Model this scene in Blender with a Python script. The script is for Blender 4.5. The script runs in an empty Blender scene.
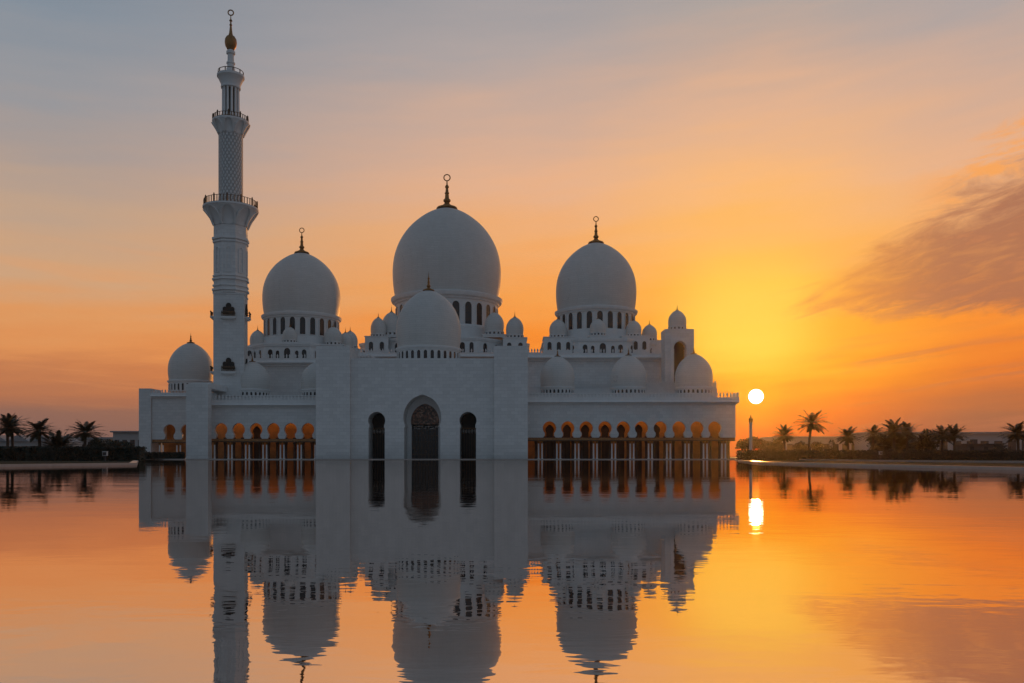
import bpy, bmesh, math, random
from mathutils import Vector, Matrix
from mathutils.geometry import tessellate_polygon
R = math.radians
PI = math.pi
rnd = random.Random(7)
scene = bpy.context.scene
COL = scene.collection

# ------------------------------------------------------------------ camera
F = 853.0          # focal length in pixels of a 1024 px wide frame
HC = 0.95          # camera height over the water
HY = 455.5         # picture row of the horizon
cam_d = bpy.data.cameras.new("camera")
cam = bpy.data.objects.new("camera", cam_d)
COL.objects.link(cam)
cam.location = (0, 0, HC)
cam.rotation_euler = (R(90), 0, 0)
cam_d.sensor_width = 36.0
cam_d.lens = 36.0 * F / 1024
cam_d.shift_y = (HY - 341.5) / 1024
cam_d.clip_start = 0.1
cam_d.clip_end = 5000
scene.camera = cam
scene.render.resolution_x, scene.render.resolution_y = 1024, 683
scene.view_settings.view_transform = 'Standard'
scene.view_settings.look = 'None'
scene.view_settings.gamma = 1
scene.view_settings.exposure = 0
scene.cycles.use_denoising = True
scene.cycles.max_bounces = 8
scene.cycles.volume_bounces = 1
scene.cycles.sample_clamp_indirect = 4

# ------------------------------------------------------------------ sun and sky
SUN_AZ = math.degrees(math.atan2(756 - 512, F))
SUN_EL = math.degrees(math.atan2(HY - 396.5, math.hypot(F, 756 - 512)))
sun_dir = Vector((math.sin(R(SUN_AZ)) * math.cos(R(SUN_EL)), math.cos(R(SUN_AZ)) * math.cos(R(SUN_EL)), math.sin(R(SUN_EL))))
sd = bpy.data.lights.new("sun", 'SUN')
sd.energy = 0.9
sd.angle = R(0.5)
sd.color = (1.0, 0.38, 0.06)
so = bpy.data.objects.new("sun", sd)
COL.objects.link(so)
so.rotation_euler = (-sun_dir).to_track_quat('-Z', 'Y').to_euler()
so.location = (60, 250, 60)


def lin(c):
    return tuple(((v / 255) / 12.92 if v / 255 <= 0.04045 else ((v / 255 + 0.055) / 1.055) ** 2.4) for v in c)


world = bpy.data.worlds.new("World")
scene.world = world
world.use_nodes = True
wt = world.node_tree
wt.nodes.clear()


class NT:
    """small helper to write node trees"""
    def __init__(s, t):
        s.t = t

    def n(s, typ, **kw):
        nd = s.t.nodes.new(typ)
        for k, v in kw.items():
            setattr(nd, k, v)
        return nd

    def put(s, sock, v):
        if hasattr(v, 'is_output') or isinstance(v, bpy.types.NodeSocket):
            s.t.links.new(v, sock)
        else:
            sock.default_value = v

    def m(s, op, a, b=None, c=None, clamp=False):
        nd = s.n('ShaderNodeMath', operation=op, use_clamp=clamp)
        s.put(nd.inputs[0], a)
        if b is not None:
            s.put(nd.inputs[1], b)
        if c is not None:
            s.put(nd.inputs[2], c)
        return nd.outputs[0]

    def sstep(s, v, a, b, lo=0.0, hi=1.0):
        nd = s.n('ShaderNodeMapRange', interpolation_type='SMOOTHSTEP')
        s.put(nd.inputs[0], v)
        s.put(nd.inputs[1], a)
        s.put(nd.inputs[2], b)
        s.put(nd.inputs[3], lo)
        s.put(nd.inputs[4], hi)
        return nd.outputs[0]

    def mix(s, f, a, b, blend='MIX'):
        nd = s.n('ShaderNodeMix', data_type='RGBA', blend_type=blend)
        s.put(nd.inputs[0], f)
        s.put(nd.inputs[6], a)
        s.put(nd.inputs[7], b)
        return nd.outputs[2]

    def ramp(s, fac, stops):
        nd = s.n('ShaderNodeValToRGB')
        e = nd.color_ramp.elements
        while len(e) > 1:
            e.remove(e[0])
        for i, (p, c) in enumerate(stops):
            x = e[0] if i == 0 else e.new(p)
            x.position = p
            x.color = (*c, 1)
        s.put(nd.inputs[0], fac)
        return nd.outputs[0]

    def noise(s, vec, scale, detail=4, rough=0.5, dim='3D', dist=0.0):
        nd = s.n('ShaderNodeTexNoise', noise_dimensions=dim)
        s.put(nd.inputs['Vector'], vec)
        nd.inputs['Scale'].default_value = scale
        nd.inputs['Detail'].default_value = detail
        nd.inputs['Roughness'].default_value = rough
        nd.inputs['Distortion'].default_value = dist
        return nd.outputs['Fac']

    def comb(s, x, y, z):
        nd = s.n('ShaderNodeCombineXYZ')
        for i, v in enumerate((x, y, z)):
            s.put(nd.inputs[i], v)
        return nd.outputs[0]

    def sep(s, v):
        nd = s.n('ShaderNodeSeparateXYZ')
        s.put(nd.inputs[0], v)
        return nd.outputs


w = NT(wt)
tc = w.n('ShaderNodeTexCoord').outputs['Generated']
vx, vy, vz = w.sep(tc)
DEG = 180 / PI
el = w.m('MULTIPLY', w.m('ARCSINE', w.m('MAXIMUM', w.m('MINIMUM', vz, 1.0), -1.0)), DEG)
az = w.m('MULTIPLY', w.m('ARCTAN2', vx, vy), DEG)
daz = w.m('SUBTRACT', az, SUN_AZ)
adaz = w.m('ABSOLUTE', w.m('WRAP', daz, 180.0, -180.0))
# slow unevenness of the evening haze
n_big = w.m('SUBTRACT', w.noise(w.comb(w.m('MULTIPLY', az, 0.035), w.m('MULTIPLY', el, 0.16), 3.3), 1.0, 3, 0.5), 0.5)
n_fine = w.m('SUBTRACT', w.noise(w.comb(w.m('MULTIPLY', az, 0.10), w.m('MULTIPLY', w.m('ADD', el, w.m('MULTIPLY', az, -0.06)), 0.8), 9.1), 1.0, 5, 0.55), 0.5)
el_w = w.m('ADD', el, w.m('ADD', w.m('MULTIPLY', n_big, 2.4), w.m('MULTIPLY', w.m('MULTIPLY', n_fine, 4.2), w.sstep(el, 0.5, 6.0))))
e01 = w.m('DIVIDE', w.m('MAXIMUM', el_w, 0.0), 90.0)


def stops(lst):
    return [(e / 90.0, lin(c)) for e, c in lst]


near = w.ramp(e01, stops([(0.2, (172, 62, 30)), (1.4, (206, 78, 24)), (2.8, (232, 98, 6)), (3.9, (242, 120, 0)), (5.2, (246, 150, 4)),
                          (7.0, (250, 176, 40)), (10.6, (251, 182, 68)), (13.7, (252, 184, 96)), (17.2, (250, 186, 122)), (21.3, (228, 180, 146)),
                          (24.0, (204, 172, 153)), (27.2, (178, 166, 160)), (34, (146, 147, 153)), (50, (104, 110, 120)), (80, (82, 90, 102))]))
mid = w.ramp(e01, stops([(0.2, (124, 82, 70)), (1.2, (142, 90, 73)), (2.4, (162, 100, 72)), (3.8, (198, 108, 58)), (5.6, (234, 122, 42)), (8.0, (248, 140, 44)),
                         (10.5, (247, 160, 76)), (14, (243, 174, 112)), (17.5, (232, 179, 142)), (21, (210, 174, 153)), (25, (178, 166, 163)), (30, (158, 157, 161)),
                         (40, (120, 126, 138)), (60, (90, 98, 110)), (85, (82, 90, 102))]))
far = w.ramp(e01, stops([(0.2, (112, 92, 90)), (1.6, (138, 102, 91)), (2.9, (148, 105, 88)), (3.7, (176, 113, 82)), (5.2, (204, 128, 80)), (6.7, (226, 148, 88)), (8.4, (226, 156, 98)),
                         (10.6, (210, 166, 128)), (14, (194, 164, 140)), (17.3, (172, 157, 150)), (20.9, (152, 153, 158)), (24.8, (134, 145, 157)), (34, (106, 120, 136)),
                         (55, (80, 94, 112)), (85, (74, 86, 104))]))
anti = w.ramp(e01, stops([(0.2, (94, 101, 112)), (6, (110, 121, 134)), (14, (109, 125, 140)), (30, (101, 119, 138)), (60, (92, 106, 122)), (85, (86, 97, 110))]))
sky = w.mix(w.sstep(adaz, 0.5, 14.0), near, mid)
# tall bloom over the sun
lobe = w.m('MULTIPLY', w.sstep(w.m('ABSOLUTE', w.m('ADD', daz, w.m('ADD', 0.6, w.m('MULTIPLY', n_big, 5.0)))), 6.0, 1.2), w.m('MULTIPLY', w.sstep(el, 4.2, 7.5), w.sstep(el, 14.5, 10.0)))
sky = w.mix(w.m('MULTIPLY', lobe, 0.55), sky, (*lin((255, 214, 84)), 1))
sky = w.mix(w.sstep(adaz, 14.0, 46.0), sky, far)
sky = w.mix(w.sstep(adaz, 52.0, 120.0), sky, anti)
# cloud bank over the far shore: broken streaky layers that thin out toward the sun
ct = w.comb(w.m('MULTIPLY', daz, 0.15), w.m('MULTIPLY', w.m('SUBTRACT', el, w.m('MULTIPLY', daz, 0.22)), 0.62), 1.7)
cn = w.m('SUBTRACT', w.noise(ct, 1.0, 8, 0.64, dist=0.9), 0.5)
cn2 = w.m('SUBTRACT', w.noise(ct, 2.3, 7, 0.66, dist=0.5), 0.5)
top = w.m('ADD', w.m('MULTIPLY', w.m('SUBTRACT', daz, 1.0), 0.50), 9.9)
d_top = w.m('ADD', w.m('SUBTRACT', top, el), w.m('MULTIPLY', cn, 7.5))
bot = w.m('ADD', 9.1, w.m('MULTIPLY', daz, -0.06))
d_bot = w.m('ADD', w.m('SUBTRACT', el, bot), w.m('MULTIPLY', cn2, 3.2))
cl = w.m('MULTIPLY', w.sstep(d_top, -0.4, 2.6), w.sstep(d_bot, -0.6, 0.9))
cl = w.m('MULTIPLY', cl, w.sstep(daz, 0.0, 4.0))
cl = w.m('MULTIPLY', cl, w.sstep(daz, 38.0, 26.0))
cl = w.m('MULTIPLY', cl, w.sstep(cn2, -0.24, 0.10, 0.66, 1.0))
cl_col = w.mix(w.sstep(daz, 4.0, 12.0), (*lin((216, 132, 68)), 1), (*lin((160, 103, 82)), 1))
cl_col = w.mix(w.sstep(cn2, 0.0, 0.22, 0.0, 0.45), cl_col, (*lin((206, 130, 84)), 1))
sky = w.mix(w.m('MULTIPLY', cl, 0.9), sky, cl_col)
# lit wisps above the bank
fr = w.m('MULTIPLY', w.sstep(d_top, -2.6, -0.8), w.sstep(d_top, 1.2, 0.0))
fr = w.m('MULTIPLY', fr, w.sstep(cn2, -0.16, 0.06))
fr = w.m('MULTIPLY', w.m('MULTIPLY', fr, w.sstep(daz, 8.0, 13.5)), w.sstep(daz, 30.0, 20.0))
sky = w.mix(w.m('MULTIPLY', fr, 0.85), sky, (*lin((252, 166, 84)), 1))
# faint low streaks under the bank
lo_n = w.noise(w.comb(w.m('MULTIPLY', daz, 0.09), w.m('MULTIPLY', w.m('SUBTRACT', el, w.m('MULTIPLY', daz, 0.13)), 1.15), 12.4), 1.0, 6, 0.6)
lo = w.m('MULTIPLY', w.sstep(lo_n, 0.48, 0.68), w.m('MULTIPLY', w.sstep(el, 0.6, 2.4), w.sstep(el, 9.0, 5.0)))
lo = w.m('MULTIPLY', lo, w.m('MULTIPLY', w.sstep(daz, 2.0, 8.0), w.sstep(daz, 60.0, 30.0)))
sky = w.mix(w.m('MULTIPLY', lo, 0.6), sky, (*lin((186, 112, 78)), 1))
# thin streaks low on the other side
st = w.sstep(w.noise(w.comb(w.m('MULTIPLY', az, 0.06), w.m('MULTIPLY', w.m('ADD', el, w.m('MULTIPLY', az, 0.05)), 1.1), 5.0), 1.0, 6, 0.6), 0.52, 0.72)
st = w.m('MULTIPLY', w.m('MULTIPLY', st, w.sstep(el, 1.5, 5.0)), w.sstep(el, 15.0, 9.0))
sky = w.mix(w.m('MULTIPLY', w.m('MULTIPLY', st, 0.35), w.sstep(adaz, 18.0, 34.0)), sky, (*lin((236, 158, 96)), 1))
# the disc of the sun
dotn = w.n('ShaderNodeVectorMath', operation='DOT_PRODUCT')
wt.links.new(tc, dotn.inputs[0])
dotn.inputs[1].default_value = sun_dir
ang = w.m('MULTIPLY', w.m('ARCCOSINE', w.m('MINIMUM', dotn.outputs['Value'], 1.0)), DEG)
halo = w.sstep(ang, 2.6, 0.4)
sky = w.mix(w.m('MULTIPLY', halo, 0.25), sky, (*lin((255, 190, 10)), 1))
disc = w.sstep(ang, 0.48, 0.44)
sky = w.mix(disc, sky, (6.0, 5.6, 4.6, 1))
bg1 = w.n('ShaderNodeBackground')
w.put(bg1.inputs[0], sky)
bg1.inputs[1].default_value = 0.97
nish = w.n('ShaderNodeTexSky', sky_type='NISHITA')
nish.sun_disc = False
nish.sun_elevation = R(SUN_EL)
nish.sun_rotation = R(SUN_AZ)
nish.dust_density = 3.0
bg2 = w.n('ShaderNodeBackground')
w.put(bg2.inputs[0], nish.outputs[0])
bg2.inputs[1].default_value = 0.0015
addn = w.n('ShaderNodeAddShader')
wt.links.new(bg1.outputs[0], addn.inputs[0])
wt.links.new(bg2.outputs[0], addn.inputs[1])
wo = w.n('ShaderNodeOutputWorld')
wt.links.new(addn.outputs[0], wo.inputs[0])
world.cycles.sampling_method = 'MANUAL'
world.cycles.sample_map_resolution = 1024


# ------------------------------------------------------------------ materials
def material(name, color, rough=0.6, metal=0.0, var=0.0, vscale=1.0, build=None, spec=0.5):
    m = bpy.data.materials.new(name)
    m.use_nodes = True
    t = NT(m.node_tree)
    b = m.node_tree.nodes['Principled BSDF']
    b.inputs['Base Color'].default_value = (*color, 1)
    b.inputs['Roughness'].default_value = rough
    b.inputs['Metallic'].default_value = metal
    b.inputs['Specular IOR Level'].default_value = spec
    co = t.n('ShaderNodeTexCoord').outputs['Object']
    if var:
        nz = t.noise(co, vscale, 5, 0.6)
        c = t.ramp(nz, [(0.25, tuple(v * (1 - var) for v in color)), (0.75, tuple(min(1, v * (1 + var)) for v in color))])
        t.put(b.inputs['Base Color'], c)
    if build:
        build(t, b, co)
    return m


def marble_nodes(col, bw, bh, depth, contrast=0.065):
    def f(t, b, co):
        x, y, z = t.sep(co)
        p = t.comb(t.m('ADD', x, t.m('MULTIPLY', y, 0.7)), z, 0.0)
        br = t.n('ShaderNodeTexBrick')
        t.put(br.inputs['Vector'], p)
        lo, hi = tuple(v * (1 - contrast) for v in col), tuple(min(1, v * (1 + contrast)) for v in col)
        br.inputs['Color1'].default_value = (*lo, 1)
        br.inputs['Color2'].default_value = (*hi, 1)
        br.inputs['Mortar'].default_value = (*tuple(v * 0.78 for v in col), 1)
        br.inputs['Scale'].default_value = 1.0
        br.inputs['Mortar Size'].default_value = 0.022
        br.inputs['Brick Width'].default_value = bw
        br.inputs['Row Height'].default_value = bh
        st = t.noise(t.comb(t.m('MULTIPLY', x, 0.5), t.m('MULTIPLY', y, 0.5), t.m('MULTIPLY', z, 0.14)), 1.0, 6, 0.65)
        c = t.mix(1.0, br.outputs['Color'], t.ramp(st, [(0.3, (0.95, 0.945, 0.935)), (0.62, (1, 1, 1))]), 'MULTIPLY')
        t.put(b.inputs['Base Color'], c)
        bp = t.n('ShaderNodeBump')
        bp.inputs['Strength'].default_value = 0.5
        bp.inputs['Distance'].default_value = depth
        t.put(bp.inputs['Height'], br.outputs['Fac'])
        bp.invert = True
        t.put(b.inputs['Normal'], bp.outputs[0])
    return f


def lattice_nodes(t, b, co):
    # criss-cross relief carved round the shaft of the minaret
    x, y, z = t.sep(co)
    a = t.m('MULTIPLY', t.m('ARCTAN2', x, y), 20 / (2 * PI))
    zz = t.m('MULTIPLY', z, 0.62)
    d1 = t.m('ABSOLUTE', t.m('SUBTRACT', t.m('FRACT', t.m('ADD', a, zz)), 0.5))
    d2 = t.m('ABSOLUTE', t.m('SUBTRACT', t.m('FRACT', t.m('SUBTRACT', a, zz)), 0.5))
    h = t.sstep(t.m('MINIMUM', d1, d2), 0.07, 0.2)
    bp = t.n('ShaderNodeBump')
    bp.inputs['Strength'].default_value = 1.0
    bp.inputs['Distance'].default_value = 0.35
    bp.invert = True
    t.put(bp.inputs['Height'], h)
    t.put(b.inputs['Normal'], bp.outputs[0])
    t.put(b.inputs['Base Color'], t.ramp(h, [(0.0, (0.46, 0.45, 0.43)), (1.0, (0.68, 0.67, 0.65))]))


WHITE = (0.70, 0.69, 0.67)
M = {}
M['marble'] = material('white_marble_blocks', WHITE, 0.45, build=marble_nodes(WHITE, 1.6, 0.8, 0.02))
M['dome'] = material('white_marble_dome', WHITE, 0.5, build=marble_nodes((0.655, 0.63, 0.59), 2.2, 0.55, 0.012, 0.03))  # stone colour warmed to carry the haze tint over the high domes
M['plain'] = material('white_marble_trim', (0.74, 0.73, 0.71), 0.65, var=0.07, vscale=0.6, spec=0.25)
M['lattice'] = material('carved_marble', WHITE, 0.55, build=lattice_nodes)
M['column'] = material('polished_marble_column', (0.80, 0.79, 0.78), 0.25, var=0.05, vscale=2)
M['gold'] = material('gilded_metal', (0.32, 0.155, 0.045), 0.5, metal=0.6, var=0.15, vscale=2)
M['bronze'] = material('dark_bronze', (0.10, 0.060, 0.032), 0.45, metal=0.4, var=0.2, vscale=3)
M['glass'] = material('dark_window_glass', (0.022, 0.022, 0.023), 0.12, var=0.2, vscale=2)
M['door'] = material('carved_dark_wood', (0.045, 0.026, 0.015), 0.5, var=0.35, vscale=2.5)
M['dark'] = material('dark_doorway', (0.018, 0.014, 0.010), 0.6, var=0.25, vscale=1.5)
M['ochre'] = material('ochre_glow_wall', (0.42, 0.20, 0.062), 0.6, var=0.45, vscale=0.5)  # ochre colour supplies part of the orange glow inside the galleries
M['carved'] = material('carved_gilt_wood', (0.34, 0.15, 0.05), 0.5, metal=0.1, var=0.5, vscale=4)  # beam colour raised to carry lamplight from inside the gallery
M['granite'] = material('brown_granite', (0.085, 0.045, 0.025), 0.4, var=0.25, vscale=3)
M['kerb'] = material('pale_kerb_stone', (0.38, 0.34, 0.31), 0.30, var=0.12, vscale=1.5)
M['paving'] = material('pale_paving', (0.50, 0.47, 0.44), 0.35, var=0.1, vscale=0.6)
M['leaf'] = material('palm_leaf', (0.028, 0.036, 0.018), 0.5, var=0.4, vscale=2.5)
M['shrub'] = material('shrub_leaf', (0.026, 0.034, 0.018), 0.6, var=0.45, vscale=2.0)
M['hedge'] = material('hedge_leaf', (0.022, 0.028, 0.016), 0.65, var=0.4, vscale=1.3)
M['bark'] = material('palm_bark', (0.085, 0.062, 0.045), 0.9, var=0.35, vscale=5)
M['far_wall'] = material('pale_render', (0.42, 0.41, 0.40), 0.8, var=0.08, vscale=0.05)
M['far_roof'] = material('grey_roofing', (0.30, 0.30, 0.31), 0.7, var=0.12, vscale=0.08)
M['cabinet'] = material('pale_painted_metal', (0.55, 0.55, 0.54), 0.5, var=0.06, vscale=4)
M['shed'] = material('dark_cladding', (0.07, 0.06, 0.055), 0.7, var=0.25, vscale=0.5)
M['lamp_stone'] = material('pale_lamp_stone', (0.55, 0.50, 0.46), 0.5, var=0.08, vscale=1)


def tile_glass(t, b, co):
    # leaded coloured panes over the entrance
    x, y, z = t.sep(co)
    v = t.n('ShaderNodeTexVoronoi')
    t.put(v.inputs['Vector'], t.comb(x, z, 0.0))
    v.inputs['Scale'].default_value = 2.6
    c = t.ramp(t.sep(v.outputs['Color'])[0], [(0.0, (0.02, 0.015, 0.012)), (0.45, (0.09, 0.045, 0.028)), (0.75, (0.30, 0.13, 0.075)), (1.0, (0.42, 0.28, 0.19))])
    t.put(b.inputs['Base Color'], c)


M['pattern'] = material('leaded_coloured_glass', (0.1, 0.07, 0.05), 0.3, build=tile_glass)


def grass_nodes(t, b, co):
    n1 = t.noise(co, 0.12, 6, 0.65)
    n2 = t.noise(co, 4.0, 5, 0.7)
    c = t.mix(n2, (0.012, 0.017, 0.007, 1), (0.034, 0.040, 0.019, 1))
    c = t.mix(t.sstep(n1, 0.45, 0.65), c, (0.040, 0.036, 0.024, 1))
    t.put(b.inputs['Base Color'], c)
    bp = t.n('ShaderNodeBump')
    bp.inputs['Strength'].default_value = 0.8
    bp.inputs['Distance'].default_value = 0.08
    t.put(bp.inputs['Height'], n2)
    t.put(b.inputs['Normal'], bp.outputs[0])


M['grass'] = material('dark_lawn', (0.03, 0.04, 0.02), 0.9, build=grass_nodes, spec=0.1)


def water_material():
    m = bpy.data.materials.new('still_pool_water')
    m.use_nodes = True
    t = NT(m.node_tree)
    m.node_tree.nodes.clear()
    co = t.n('ShaderNodeTexCoord').outputs['Object']
    x, y, z = t.sep(co)
    big = t.noise(t.comb(t.m('MULTIPLY', x, 0.16), t.m('MULTIPLY', y, 0.30), 0.0), 1.0, 3, 0.5)
    sm = t.noise(t.comb(t.m('MULTIPLY', x, 1.3), t.m('MULTIPLY', y, 2.6), 4.0), 1.0, 3, 0.55, dist=0.4)
    gust = t.sstep(t.noise(t.comb(t.m('MULTIPLY', x, 0.035), t.m('MULTIPLY', y, 0.06), 7.0), 1.0, 3, 0.5), 0.38, 0.66, 0.35, 1.0)
    fine = t.noise(t.comb(t.m('MULTIPLY', x, 3.1), t.m('MULTIPLY', y, 5.0), 2.0), 1.0, 2, 0.5)
    h = t.m('ADD', t.m('MULTIPLY', t.m('MULTIPLY', big, t.m('ADD', 0.35, gust)), 0.0085), t.m('MULTIPLY', t.m('MULTIPLY', t.m('ADD', sm, t.m('MULTIPLY', fine, 0.30)), gust), 0.0027))
    bp = t.n('ShaderNodeBump')
    bp.inputs['Strength'].default_value = 1.0
    bp.inputs['Distance'].default_value = 1.0
    t.put(bp.inputs['Height'], h)
    gl = t.n('ShaderNodeBsdfGlossy')
    gl.inputs['Color'].default_value = (0.93, 0.82, 0.76, 1)
    gl.inputs['Roughness'].default_value = 0.012
    t.put(gl.inputs['Normal'], bp.outputs[0])
    df = t.n('ShaderNodeBsdfDiffuse')
    df.inputs['Color'].default_value = (0.035, 0.04, 0.045, 1)
    fr = t.n('ShaderNodeFresnel')
    fr.inputs['IOR'].default_value = 1.9
    t.put(fr.inputs['Normal'], bp.outputs[0])
    fac = t.m('ADD', t.m('MULTIPLY', fr.outputs[0], 0.18), 0.82, clamp=True)
    mx = t.n('ShaderNodeMixShader')
    t.put(mx.inputs[0], fac)
    m.node_tree.links.new(df.outputs[0], mx.inputs[1])
    m.node_tree.links.new(gl.outputs[0], mx.inputs[2])
    o = t.n('ShaderNodeOutputMaterial')
    m.node_tree.links.new(mx.outputs[0], o.inputs[0])
    return m


M['water'] = water_material()


# ------------------------------------------------------------------ mesh helpers
class MB:
    """collects geometry and links it as ONE mesh object"""
    def __init__(s):
        s.v, s.f, s.mi = [], [], []
        s.cur = 0

    def add(s, vs, fs):
        o = len(s.v)
        s.v += [tuple(p) for p in vs]
        for f in fs:
            s.f.append(tuple(i + o for i in f))
            s.mi.append(s.cur)

    def box(s, x0, x1, y0, y1, z0, z1):
        s.add([(x0, y0, z0), (x1, y0, z0), (x1, y1, z0), (x0, y1, z0), (x0, y0, z1), (x1, y0, z1), (x1, y1, z1), (x0, y1, z1)],
              [(0, 3, 2, 1), (4, 5, 6, 7), (0, 1, 5, 4), (1, 2, 6, 5), (2, 3, 7, 6), (3, 0, 4, 7)])

    def lathe(s, cx, cy, prof, n=32, phase=0.0, cap=True):
        vs, fs, rings = [], [], []
        for r, z in prof:
            if r < 1e-5:
                rings.append([len(vs)])
                vs.append((cx, cy, z))
            else:
                rings.append([len(vs) + k for k in range(n)])
                vs += [(cx + r * math.sin(phase + 2 * PI * k / n), cy - r * math.cos(phase + 2 * PI * k / n), z) for k in range(n)]
        for a, b in zip(rings, rings[1:]):
            for k in range(n):
                k2 = (k + 1) % n
                if len(a) == 1 and len(b) == 1:
                    continue
                if len(a) == 1:
                    fs.append((a[0], b[k2], b[k]))
                elif len(b) == 1:
                    fs.append((a[k], a[k2], b[0]))
                else:
                    fs.append((a[k], a[k2], b[k2], b[k]))
        if cap and len(rings[0]) > 1:
            fs.append(tuple(reversed(rings[0])))
        if cap and len(rings[-1]) > 1:
            fs.append(tuple(rings[-1]))
        s.add(vs, fs)

    def plate(s, outer, holes, y0, y1):
        """outline in the xz plane, with holes, from y0 (front) back to y1"""
        loops = [outer] + holes
        tri = tessellate_polygon([[Vector((p[0], p[1], 0)) for p in lp] for lp in loops])
        flat = [p for lp in loops for p in lp]
        n = len(flat)
        vs = [(p[0], y0, p[1]) for p in flat] + [(p[0], y1, p[1]) for p in flat]
        fs = []
        for a, b, c in tri:
            pa, pb, pc = flat[a], flat[b], flat[c]
            ar = (pb[0] - pa[0]) * (pc[1] - pa[1]) - (pb[1] - pa[1]) * (pc[0] - pa[0])
            if ar < 0:
                b, c = c, b
            fs.append((a, b, c))
            fs.append((a + n, c + n, b + n))
        o = 0
        for lp in loops:
            k = len(lp)
            area = sum(lp[i][0] * lp[(i + 1) % k][1] - lp[(i + 1) % k][0] * lp[i][1] for i in range(k))
            want = lp is outer
            for i in range(k):
                a, b = o + i, o + (i + 1) % k
                if (area > 0) == want:
                    fs.append((a, a + n, b + n, b))
                else:
                    fs.append((b, b + n, a + n, a))
            o += k
        s.add(vs, fs)

    def prism(s, poly, z0, z1):
        """outline in the xy plane"""
        n = len(poly)
        tri = tessellate_polygon([[Vector((p[0], p[1], 0)) for p in poly]])
        vs = [(p[0], p[1], z0) for p in poly] + [(p[0], p[1], z1) for p in poly]
        area = sum(poly[i][0] * poly[(i + 1) % n][1] - poly[(i + 1) % n][0] * poly[i][1] for i in range(n))
        fs = []
        for a, b, c in tri:
            pa, pb, pc = poly[a], poly[b], poly[c]
            if (pb[0] - pa[0]) * (pc[1] - pa[1]) - (pb[1] - pa[1]) * (pc[0] - pa[0]) < 0:
                b, c = c, b
            fs += [(a + n, b + n, c + n), (a, c, b)]
        for i in range(n):
            j = (i + 1) % n
            fs.append((i, j, j + n, i + n) if area > 0 else (j, i, i + n, j + n))
        s.add(vs, fs)

    def slant(s, x0, x1, y0, y1, yb, z0, z1, run=0.0):
        """ledge whose front face leans back from y0 at z0 to y1 at z1; the ends lean in by RUN"""
        s.add([(x0, y0, z0), (x1, y0, z0), (x1, yb, z0), (x0, yb, z0), (x0 + run, y1, z1), (x1 - run, y1, z1), (x1 - run, yb, z1), (x0 + run, yb, z1)],
              [(0, 3, 2, 1), (4, 5, 6, 7), (0, 1, 5, 4), (1, 2, 6, 5), (2, 3, 7, 6), (3, 0, 4, 7)])

    def torus(s, c, R1, r, n=24, m=8):
        vs, fs = [], []
        for i in range(n):
            a = 2 * PI * i / n
            for j in range(m):
                b = 2 * PI * j / m
                rr = R1 + r * math.cos(b)
                vs.append((c[0] + rr * math.cos(a), c[1] + r * math.sin(b), c[2] + rr * math.sin(a)))
        for i in range(n):
            for j in range(m):
                fs.append((i * m + j, ((i + 1) % n) * m + j, ((i + 1) % n) * m + (j + 1) % m, i * m + (j + 1) % m))
        s.add(vs, fs)

    def tube(s, pts, rad, n=8):
        vs, fs = [], []
        for i, p in enumerate(pts):
            p = Vector(p)
            d = (Vector(pts[min(i + 1, len(pts) - 1)]) - Vector(pts[max(i - 1, 0)])).normalized()
            u = d.cross(Vector((0.3, 1, 0.1))).normalized()
            v = d.cross(u)
            for k in range(n):
                a = 2 * PI * k / n
                vs.append(p + (u * math.cos(a) + v * math.sin(a)) * rad[i])
        for i in range(len(pts) - 1):
            for k in range(n):
                k2 = (k + 1) % n
                fs.append((i * n + k, (i + 1) * n + k, (i + 1) * n + k2, i * n + k2))
        fs.append(tuple(range(n)))
        fs.append(tuple(reversed(range((len(pts) - 1) * n, len(pts) * n))))
        s.add(vs, fs)

    def mesh(s, name, mats, smooth=32, origin=(0, 0, 0)):
        me = bpy.data.meshes.new(name)
        me.from_pydata([(p[0] - origin[0], p[1] - origin[1], p[2] - origin[2]) for p in s.v], [], s.f)
        mats = mats if isinstance(mats, (list, tuple)) else [mats]
        for m in mats:
            me.materials.append(m)
        me.polygons.foreach_set('material_index', s.mi)
        if smooth:
            me.polygons.foreach_set('use_smooth', [True] * len(s.f))
            me.set_sharp_from_angle(angle=R(smooth))
        me.update()
        return me


ORG = {}          # world origin of everything linked, for parenting without inverses


def link(name, data, parent=None, loc=(0, 0, 0), rotz=0.0, label=None):
    """loc is in world space"""
    o = bpy.data.objects.new(name, data)
    COL.objects.link(o)
    p = ORG[parent.name] if parent else Vector((0, 0, 0))
    o.location = Vector(loc) - p
    o.rotation_euler = (0, 0, rotz)
    if parent:
        o.parent = parent
    ORG[o.name] = Vector(loc)
    if label:
        o['label'] = label
    return o


def part(mb, name, mats, parent, origin=None, label=None, smooth=32):
    origin = origin if origin is not None else tuple(ORG[parent.name])
    return link(name, mb.mesh(name, mats, smooth, origin), parent, origin, 0, label)


def tag(o, label, cat, group=None):
    o['label'] = label
    o['category'] = cat
    if group:
        o['group'] = group
    return o


def thing(name, loc, label, cat, group=None):
    return tag(link(name, None, None, loc), label, cat, group)


def struct(mb, name, mats, smooth=0):
    o = link(name, mb.mesh(name, mats, smooth))
    o['kind'] = 'structure'
    return o


def S(Y):
    return Y / F


def X(px, Y):
    return (px - 512) * Y / F


def Z(py, Y):
    return HC + (HY - py) * Y / F


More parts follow.
